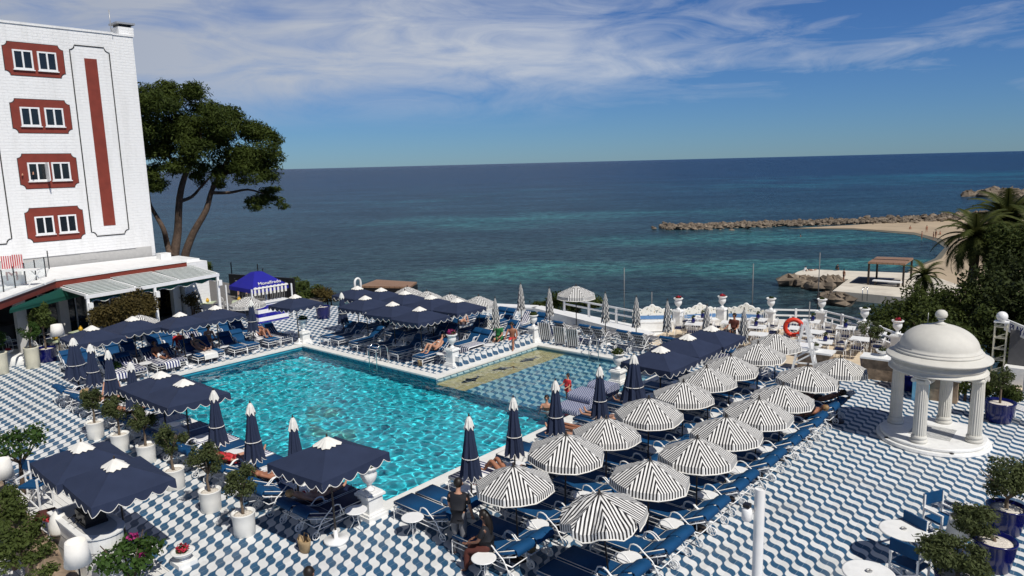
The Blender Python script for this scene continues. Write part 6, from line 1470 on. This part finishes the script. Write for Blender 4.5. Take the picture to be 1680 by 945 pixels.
def right_green():
    palm(1601,388,56,3.0,'tall date palm left of the dark trees above the beach',6.5,44,3)
    palm(1652,362,66,4.2,'taller date palm behind the first against the sea',9,46,5)
    palm(1517,452,62,2.0,'small young palm above the pier beside the hedge',2.2,24,7)
    palm(1700,388,60,3.4,'date palm at the right edge of the view',7,40,9)
    def blob(x,y,D,r,rz=None): c=PD(x,y,D); return (c,(r,r,rz or r*.8))
    bush('hedge_bush','broad dark green hedge behind the terrace railing','hedge',[blob(1462,528,47,1.5),blob(1490,512,47,1.7),blob(1520,505,48,1.7),blob(1505,540,45,1.6),blob(1545,505,48,1.7),blob(1475,548,44,1.2),blob(1545,535,44,1.8),blob(1578,540,42,1.8),blob(1580,500,47,1.9),blob(1560,570,40,1.5)],17000,.20,'hedge',3)
    bush('dark_tree','dense dark tree mass right of the first palm','tree',[blob(1662,440,52,1.8),blob(1660,490,48,2.6),blob(1690,450,50,2.6),blob(1642,520,46,1.7),blob(1665,540,44,2.2),blob(1700,520,44,2.4),blob(1606,540,45,1.5),blob(1640,562,42,1.6),blob(1690,570,41,1.7),blob(1615,560,43,1.5)],19000,.26,'darktree',5)
    bush('dark_tree','green topped tree right of the dark mass','tree',[blob(1668,408,54,2.0),blob(1690,415,54,2.2),blob(1650,418,54,1.6)],5000,.24,'hedge',8)
    c=Vector((-3.75,28.55,.75)); bush('round_bush','dark round bush behind the pavilion columns','bush',[(c,(.62,.6,.72)),(c+Vector((.5,.1,-.15)),(.5,.5,.55)),(c+Vector((-.3,0,.35)),(.4,.4,.4))],3800,.10,'hedge',4)
    c=Vector((-2.75,28.2,.55)); bush('round_bush','smaller green bush right of the dark pavilion bush','bush',[(c,(.42,.42,.52)),(c+Vector((.2,.1,-.1)),(.35,.35,.4))],2200,.10,'hedge',6)
    c=Vector((-5.5,29.2,1.0)); t=thing('potted_shrub','cobalt pot with leafy shrub behind the left pavilion columns','potted plant',(-5.75,28.9,0)); pot_parts(t,.46,.62,'blue_pot'); obj('foliage',leaves(random.Random(3),[((0,0,.95),(.4,.4,.35)),((.1,0,1.2),(.25,.25,.25))],900,.11,.5),M['hedge'],t)
def pot_parts(t,r,h,mt,taper=.72):
    b=MB(); b.lathe([(r*taper,0),(r*taper*1.06,.02),(r*.93,h*.55),(r,h*.93),(r*1.03,h*.96),(r*1.03,h),(r*.93,h),(r*.90,h*.90),(.01,h*.9)],28); obj('pot',b,M[mt],t)
    b=MB(); b.lathe([(r*.9,h*.895),(r*.5,h*.915),(.01,h*.92)],20); obj('gravel',b,M['gravel'],t)
def pot_tree(loc,label,r,h,mt,crown,th,seed,n=1500,leaf=.085,lm='olive',taper=.72,group='potted trees',lean=0):
    """crown: (radius, height radius)"""
    t=thing('potted_tree',label,'potted tree',loc,0,group); pot_parts(t,r,h,mt,taper); rng=random.Random(seed); cr,ch=crown
    b=MB(); top=Vector((lean,lean*.4,h+th)); limb(b,smooth([Vector((0,0,h*.88)),Vector((lean*.2+rng.uniform(-.03,.03),rng.uniform(-.03,.03),h+th*.5)),top]),.03+.02*cr,.02+.012*cr,7)
    for k in range(6): a=2*PI*k/6+rng.random(); e=top+Vector((math.cos(a)*cr*.6,math.sin(a)*cr*.6,ch*(.5+.7*rng.random()))); limb(b,[top+Vector((0,0,-.02)),top.lerp(e,.5)+Vector((0,0,.03)),e],.02+.008*cr,.006,5)
    obj('trunk',b,M['twig'],t)
    cc=top+Vector((0,0,ch*.75)); cl=[]
    for k in range(20):
        d=Vector((rng.gauss(0,1),rng.gauss(0,1),rng.gauss(0,1))).normalized(); f=rng.uniform(.25,.42); p=cc+Vector((d.x*cr*.72,d.y*cr*.72,d.z*ch*.72))*rng.uniform(.55,1.05); cl.append((p,(cr*f,cr*f,ch*f)))
    obj('crown',leaves(rng,cl,n,leaf,.38,.15,.3),M[lm],t); return t
right_green()
def potted():
    for i,(x,y,cr) in enumerate([(402,876,.40),(347,837,.40),(288,800,.38),(242,758,.40),(199,739,.42),(158,718,.36)]):
        p=P(x,y); pot_tree((p.x,p.y,0),'small olive tree in a white pot, %s from the near end left of the pool'%ORD[i],.27,.56,'pot_white',(cr*1.18,.50),.44,30+i,2100,.085,'olive',.86,'olive trees in white pots')
    p=P(55,603); pot_tree((p.x,p.y,0),'round green tree in a tall cream planter before the restaurant','.30' and .30,.95,'pot_cream',(.52,.5),.35,41,1500,.10,'citrus',.9)
    p=P(3,613); pot_tree((p.x,p.y,0),'small tree in a cream planter at the left edge of the view',.30,.95,'pot_cream',(.42,.4),.3,42,900,.10,'citrus',.9)
    p=P(78,592); pot_tree((p.x,p.y,0),'bushy tree on a thick stem in a square cobalt pot before the restaurant',.42,.62,'blue_pot',(.72,.75),.9,43,2200,.13,'shrub',.9)
    p=P(1638,691); pot_tree((p.x,p.y,0),'young olive in a wide cobalt bowl right of the pavilion',.44,.66,'blue_pot',(.42,.42),.48,44,1300,.085)
    p=P(1648,872); pot_tree((p.x,p.y,0),'large spreading olive tree in a cobalt pot at the lower right',.40,.62,'blue_pot',(.98,.60),.20,45,5200,.085)
    p=P(1628,931); pot_tree((p.x,p.y,0),'leafy olive tree leaning left in the nearest visible cobalt pot',.40,.64,'blue_pot',(.62,.40),.06,46,3000,.085,lean=-.40)
    p=P(1568,990); pot_tree((p.x,p.y,0),'broad olive crown at the bottom right edge before the blue chairs',.40,.62,'blue_pot',(.74,.42),.10,47,4800,.085)
    p=P(1425,607); pot_tree((p.x,p.y,0),'slim olive tree in a cobalt pot at the edge of the sandy terrace',.34,.5,'blue_pot',(.50,.48),.85,48,1200,.10)
    for i,(x,y,l) in enumerate(((462,517,'cobalt pot right of the kiosk counter'),(531,520,'cobalt pot before the white ledge wall left of the navy cluster'))):
        p=P(x,y+2); t=thing('cobalt_pot',l,'pot',(p.x,p.y,0),0,'cobalt pots at the far deck'); pot_parts(t,.42,.70,'blue_pot',.8)
    t=thing('potted_shrub','leafy potted plant between the folded parasols at the far left','potted plant',P(192,622)); pot_parts(t,.26,.3,'pot_white'); obj('foliage',leaves(random.Random(31),[((0,0,.5),(.26,.26,.28))],420,.09,.5),M['citrus'],t)
potted()
def left_green():
    def hu(x,y,r,rz): c=PU(x,y,-37.7); c.z=max(c.z,.75); return (c,(r,r,rz))
    def h(x,y,z,r,rz): c=P(x,y,z); return (c,(r,r,rz))
    bush('hedge_bush','browning hedge left of the middle pergola post','hedge',[hu(162,517,.62,.8),hu(178,513,.66,.85),hu(194,511,.55,.8)],4200,.13,'hedge_brown',11)
    bush('hedge_bush','browning hedge between the two right pergola posts','hedge',[hu(212,506,.62,.85),hu(230,502,.66,.9),hu(247,500,.55,.85)],4200,.13,'hedge_brown',12)
    bush('hedge_bush','brown leafed hedge under the right end of the pergola','hedge',[h(290,493,1.0,.7,.6),h(305,488,1.0,.6,.6)],2200,.13,'hedge_brown',13)
    bush('thin_shrub','sparse twiggy shrub before the right pergola post','shrub',[h(318,498,.9,.6,.9),h(312,488,1.3,.5,.6)],900,.12,'hedge_brown',14)
    def b_(x,y,D,r,rz=None): c=PD(x,y,D); return (c,(r,r,rz or r*.7))
    bush('cliff_shrub','green shrub rising behind the restaurant roof end','shrub',[b_(325,442,62,.9),b_(335,440,62,.8),b_(318,446,62,.8)],2500,.2,'shrub',15)
    bush('cliff_shrub','yellow green cliff shrubs right of the blue kiosk tent','shrub',[b_(478,474,52,1.1),b_(495,478,51,1.1),b_(512,482,50,1.0),b_(485,482,50,.9)],3600,.18,'shrub',16)
    bush('cliff_shrub','brownish cliff shrubs before the sea left of the navy cluster','shrub',[b_(520,480,50,.7),b_(538,486,49,.8),b_(548,488,48,.5)],2200,.16,'hedge_brown',17)
    bush('cliff_shrub','dark green shrub below the far striped parasol beyond the ledge wall','shrub',[b_(905,500,48,1.2),b_(930,497,48,1.3),b_(960,500,47,1.2),b_(890,503,48,.8)],4200,.18,'hedge',18)
left_green()
# ------------------------------------------------------------------ bar corner at the lower left
def director_chair(loc,rz,label,high=0,group='blue director chairs'):
    t=thing('director_chair',label,'chair',loc,rz,group); hs=.45+high
    for s in(-.27,.27):
        for y in(-.22,.24): b=MB(); b.box((s,y,(hs+.2)/2),(.035,.035,hs+.2+(.35 if y>0 else 0))) if y<0 else b.box((s,y,(hs+.52)/2),(.035,.035,hs+.52)); obj('leg',b,M['white_rail'],t)
        b=MB(); b.bar((s,-.24,hs+.21),(s,.26,hs+.21),.05,.03); obj('armrest',b,M['white_rail'],t)
    b=MB(); b.bar((-.27,-.22,.12),(.27,-.22,hs-.04),.025); b.bar((.27,-.215,.12),(-.27,-.215,hs-.04),.025); b.bar((-.27,.24,.12),(.27,.24,hs-.04),.025); b.bar((.27,.245,.12),(-.27,.245,hs-.04),.025); obj('cross_brace',b,M['white_rail'],t)
    b=MB(); b.box((0,0,hs),(.52,.46,.05)); obj('seat',b,M['cushion'],t)
    b=MB(); b.box((0,.26,hs+.40),(.56,.04,.26)); obj('backrest',b,M['cushion'],t); return t
def drum_lamp(loc,label,h=1.35,r=.22,shade=.42,group='white shaded standing lamps'):
    t=thing('standing_lamp',label,'lamp',loc,0,group); b=MB(); b.lathe([(.15,0),(.15,.02),(.02,.03)],16); obj('base',b,M['black'],t); b=MB(); b.tube([(0,0,.02),(0,0,h+shade*.5)],.016,6); obj('stand',b,M['black'],t)
    b=MB(); b.lathe([(r,h),(r*.76,h+shade),(r*.74,h+shade),(r*.97,h+.004)],26); obj('lamp_shade',b,M['cap_fab'],t)
def bar_corner():
    c=P(164,866,1.05); t=thing('bar_counter','white bar counter with rounded end and dark top under the navy parasols','bar counter',(c.x,c.y,0))
    n=12; out=[(-1.75,-.42),(-.05,-.42)]+[(.0+.52*math.sin(a),-.0-.42*math.cos(a)) for a in [PI*k/n for k in range(n+1)]]+[(-1.75,.42)]
    rz=R(0)
    b=MB(); b.prism(out,.04,1.02); obj('front',b,M['white'],t)
    for z in(.36,.70): b=MB(); b.prism([(x*1.004+ (0 if x<-1 else .004),y*1.012) for x,y in out],z,z+.012); obj('panel_joint',b,M['grey_metal'],t)
    b=MB(); b.prism([(x*1.0+(.03 if x>-.5 else -.0),y*1.09) for x,y in out],1.021,1.055); obj('counter_rim',b,M['white'],t)
    b=MB(); b.prism([(x*.9-.08,y*.8) for x,y in out],1.056,1.064); obj('counter_inlay',b,M['grey_wall'],t)
    q=Vector((c.x-.45,c.y,1.066)); t=thing('coffee_machine','black coffee machine and grinder on the white bar counter','coffee machine',q)
    b=MB(); b.box((0,0,.17),(.56,.42,.22)); b.box((0,0,.03),(.60,.46,.06)); b.box((0,0,.295),(.46,.36,.03)); obj('body',b,M['black'],t)
    for s in(-.16,.16): b=MB(); b.lathe([(.03,.0),(.035,.05),(.01,.055)],8,(s,-.26,.15)); b.tube([(s,-.26,.17),(s,-.40,.16)],.014,5); obj('group_head',b,M['black'],t)
    t=thing('coffee_grinder','black coffee grinder with hopper behind the coffee machine','grinder',Vector((c.x-1.05,c.y+.12,1.066))); b=MB(); b.lathe([(.11,0),(.11,.06),(.07,.08),(.08,.28),(.07,.30)],14); obj('body',b,M['black'],t); b=MB(); b.lathe([(.05,.30),(.11,.48),(.11,.50)],14); obj('hopper',b,M['black'],t)
    p=P(92,898,0); t=thing('bar_stool','white framed bar stool beside the counter','stool',(p.x,p.y,0),R(15))
    for sx in(-.2,.2):
        for sy in(-.2,.2): b=MB(); b.bar((sx*1.15,sy*1.15,0),(sx,sy,.78),.035); obj('leg',b,M['white_rail'],t)
    b=MB(); b.box((0,0,.80),(.46,.46,.05)); obj('seat',b,M['red_seat'],t); b=MB(); b.box((0,.21,.35),(.4,.03,.03)); b.box((0,-.21,.35),(.4,.03,.03)); obj('footrest',b,M['white_rail'],t)
    b=MB(); b.sweep([(-.26,0,.05),(-.25,0,.45),(-.2,0,.83),(.1,0,.845)],[(y,h) for y,h in sec_round(.42,.07,.03)]); single('jacket',b,M['cl_brown'],'dark brown jacket hanging over the bar stool','jacket',None,(p.x-.02,p.y-.05,0),R(60))
    p2=P(97,853,.95); b=MB(); b.lathe([(.20,0),(.22,.05),(.215,.2),(.17,.38),(.08,.5),(.01,.53)],18); b.v=[(x*(1+.08*math.sin(9*z)),y,z) for x,y,z in b.v]; single('cloth_cover',b,M['cap_fab'],'white cloth cover draped over a squat lamp beside the bar','cover',None,(p2.x,p2.y,.66))
    t=thing('lamp_table','small dark stand under the white cloth cover','stand',(p2.x,p2.y,0)); b=MB(); b.lathe([(.2,0),(.2,.02),(.03,.04),(.03,.62),(.2,.63),(.2,.655)],16); obj('stand',b,M['black'],t)
    q=P(126,906,1.45); drum_lamp((q.x,q.y,0),'white drum lampshade on a dark stand before the bar counter',1.22,.24,.46)
    q=P(4,770,1.4); drum_lamp((q.x,q.y,0),'white drum lampshade at the left edge of the view',1.2,.24,.46)
    q=P(94,545,1.5); drum_lamp((q.x,q.y,0),'white lampshade on a dark stand before the restaurant',1.35,.3,.5)
    for x,y,rz,hi,l in((62,838,R(35),.28,'high blue director chair nearest the shrubs at lower left'),(72,812,R(200),.1,'blue director chair facing the bar at lower left'),(98,800,R(10),0,'blue director chair half hidden under the big navy parasol')):
        p=P(x,y); director_chair((p.x,p.y,0),rz,l,hi)
    p=P(78,800,0); t=thing('side_tray','white low slatted table behind the director chairs','table',(p.x,p.y,0),R(8)); b=MB(); 
    for k in range(6): b.box((0,-.3+.12*k,.5),(.9,.10,.03))
    b.box((-.4,0,.475),(.06,.7,.02)); b.box((.4,0,.475),(.06,.7,.02)); obj('tabletop',b,M['white'],t)
    for sx in(-.38,.38):
        for sy in(-.26,.26): b=MB(); b.box((sx,sy,.235),(.05,.05,.47)); obj('leg',b,M['white'],t)
    p=P(38,812); t=thing('citrus_tree','small citrus tree with an open crown behind the blue director chairs','tree',(p.x,p.y,0)); rng=random.Random(3); b=MB(); limb(b,smooth([Vector((0,0,0)),Vector((.05,.02,.5)),Vector((0,.05,.95))]),.07,.05)
    for k in range(7): a=k*.9; limb(b,[Vector((0,.05,.9)),Vector((math.cos(a)*.3,math.sin(a)*.3,1.15)),Vector((math.cos(a)*.55,math.sin(a)*.55,1.45+.1*(k%3)))],.035,.01,5)
    obj('trunk',b,M['bark'],t); obj('crown',leaves(rng,[((math.cos(k*.9)*.5,math.sin(k*.9)*.5,1.42+.12*(k%3)),(.32,.32,.24)) for k in range(7)]+[((0,0,1.65),(.35,.35,.25))],1000,.12,.5,.1),M['citrus'],t)
    # pink flowering shrub before the bar
    p=P(215,945,0); p=Vector((p.x+.3,p.y-.1,0)); t=thing('flowering_shrub','glossy leaved shrub with pink blossoms at the bottom left','shrub',p); rng=random.Random(6); b=MB()
    for k in range(6): a=k*1.05; limb(b,[Vector((0,0,0)),Vector((math.cos(a)*.2,math.sin(a)*.2,.45)),Vector((math.cos(a)*.5,math.sin(a)*.5,.95))],.035,.01,5)
    obj('trunk',b,M['bark'],t); cl=[((math.cos(k*1.05)*.48,math.sin(k*1.05)*.48,.60+.13*(k%2)),(.30,.30,.24)) for k in range(6)]+[((0,0,.80),(.34,.34,.25))]
    obj('foliage',leaves(rng,cl,900,.13,.55,.15),M['citrus'],t); obj('blossom',leaves(rng,[((.05,.1,1.02),(.12,.12,.07)),((.45,.1,0.76),(.07,.07,.05)),((-.3,.3,.80),(.06,.06,.05))],60,.08,.9),M['flower_pink'],t)
    p=P(302,925); bowl((p.x,p.y,.10),'white urn bowl of deep red flowers on the boarded deck edge','flower_red',.95); b=MB(); b.box((0,0,.05),(.42,.42,.098)); single('plinth',b,M['white'],'low white plinth under the bowl of red flowers','plinth',None,(p.x,p.y,0))
    # rough stone wall with shrubs in front
    a=P(-30,770,.5);c=P(112,965,.5); d=(c-a); L_=d.length; d.normalize(); b=MB(); rng=random.Random(2); n=26
    prof=[(-.28,0),(-.26,.5),(-.12,.62),(.10,.60),(.24,.48),(.26,0)]; rings=[]
    for k in range(n+1): rings.append(b.vs([(x+rng.uniform(-.05,.05),-L_/2+L_*k/n,z+(rng.uniform(-.07,.07) if z>0 else 0)) for x,z in prof]))
    for A,B in zip(rings,rings[1:]):
        for i in range(5): b.face((A+i,A+i+1,B+i+1,B+i))
    m_=(a+c)/2; single('stone_wall',b,M['stone'],'rough brown stone wall at the bottom left corner','wall',None,(m_.x,m_.y,0),math.atan2(d.y,d.x)-PI/2)
    def h(x,y,z,r,rz): q=P(x,y,z); return (q,(r,r,rz))
    bush('green_shrub','low green shrubs trailing over the stone wall at the bottom left','shrub',[h(15,845,.9,.5,.4),h(35,880,.85,.5,.35),h(8,890,.9,.5,.4),h(58,905,.75,.35,.28),h(20,915,.8,.4,.3),h(68,935,.7,.3,.22)],4200,.085,'shrub',21)
    bush('green_shrub','taller green shrub at the left edge below the director chairs','shrub',[h(5,820,1.0,.42,.4),h(-8,845,1.0,.5,.5),h(18,825,.9,.3,.3)],2200,.085,'shrub',22)
    # podium with rail and flower bowl at the far left
    p=P(30,598); t=thing('white_podium','white round fronted podium with a rail before the restaurant','podium',(p.x-.6,p.y+.1,0)); b=MB(); b.lathe([(1.0,0),(1.02,.04),(1.0,.40),(.9,.44),(.01,.45)],32,sy=.75); obj('body',b,M['white'],t)
    b=MB(); b.tube([(-.8,.5,.44),(-.8,.5,1.2),(.8,.5,1.2),(.8,.5,.44)],.02,6); b.tube([(0,.5,.44),(0,.5,1.2)],.02,6); obj('rail',b,M['white_rail'],t); bowl((p.x-.4,p.y-.2,.455),'white bowl of red flowers on the podium before the restaurant','flower_red',.8)
bar_corner()
def lower_right():
    for x,y,l in((1482,870,'white round cafe table in full view at the lower right'),(1425,940,'white round cafe table cut by the bottom edge')):
        p=P(x,y,.74); t=thing('round_table',l,'table',(p.x,p.y,0),0,'white round cafe tables'); b=MB(); b.lathe([(.44,.715),(.465,.725),(.465,.745),(.44,.752)],36); obj('tabletop',b,M['white'],t); b=MB(); b.lathe([(.22,0),(.22,.02),(.035,.05),(.03,.70),(.1,.714)],16); obj('stand',b,M['white_rail'],t)
        t=thing('ashtray','small grey ashtray on the %s'%l.replace('white ',''),'ashtray',(p.x,p.y+.03,.753),0,'ashtrays'); b=MB(); b.lathe([(.05,0),(.06,.03),(.045,.03),(.04,.01)],12); obj('dish',b,M['grey_metal'],t); b=MB(); b.tube([(.0,.0,.03),(.05,.03,.04)],.008,5); obj('cigarette',b,M['cap_fab'],t)
    for x,y,rz,l in((1543,882,R(60),'blue director chair right of the round table'),(1512,912,R(150),'blue director chair before the round table'),(1490,958,R(165),'blue director chair at the bottom edge of the lower right')):
        p=P(x,y); director_chair((p.x,p.y,0),rz,l)
    p=P(1573,878,.55); drum_lamp((p.x,p.y,0),'white drum lampshade among the olive trees at the lower right',.55,.25,.42)
    t=thing('white_bench','end of a white slatted bench at the right edge','bench',P(1672,690),R(-35)); 
    for k in range(4): b=MB(); b.box((.3,-.18+.12*k,.42),(1.3,.09,.03)); obj('slat',b,M['white_rail'],t)
    for sx in(-.3,.85):
        for sy in(-.16,.16): b=MB(); b.bar((sx,sy,0),(sx,sy,.42),.04); obj('leg',b,M['white_rail'],t)
    b=MB(); b.box((-.72,8,.09),(.3,30,.18)); single('grey_kerb',b,M['grey_wall'],'grey kerb along the right edge of the tiled deck','kerb')
lower_right()
def restaurant_seats():
    pts=[(-41.5,9.5),(-40.9,11.3),(-39.7,13.2),(-38.6,11.7),(-41.8,20.9),(-40.5,22.2)]
    t0=make_table(); t0['label']='x'
    pr=Proto(t0)
    for k in kids(t0):
        if k.name.startswith('tabletop'): k.data.materials.clear(); k.data.materials.append(M['table_green'])
    for i,(x,y) in enumerate(pts):
        pr.put((x,y,0),.2*i,'pale green restaurant table, %s from the left in the shade'%ORD[i],1,'restaurant tables')
        for k,a in enumerate((10,190)): q=R(a); PC.put((x-.7*math.sin(q),y+.7*math.cos(q),0),q,'white chair %s the restaurant table %s from the left'%(('behind','before')[k],ORD[i]),1,'restaurant chairs')
        b=MB(); b.ball((0,0,.12),.11,10,7); t=thing('yellow_lantern','round yellow lantern on the restaurant table %s from the left'%ORD[i],'lantern',(x,y,.752),0,'yellow table lanterns'); obj('globe',b,M['yellow'],t); b=MB(); b.lathe([(.05,.22),(.055,.25),(.01,.27)],8); obj('cap',b,M['yellow'],t)
restaurant_seats()
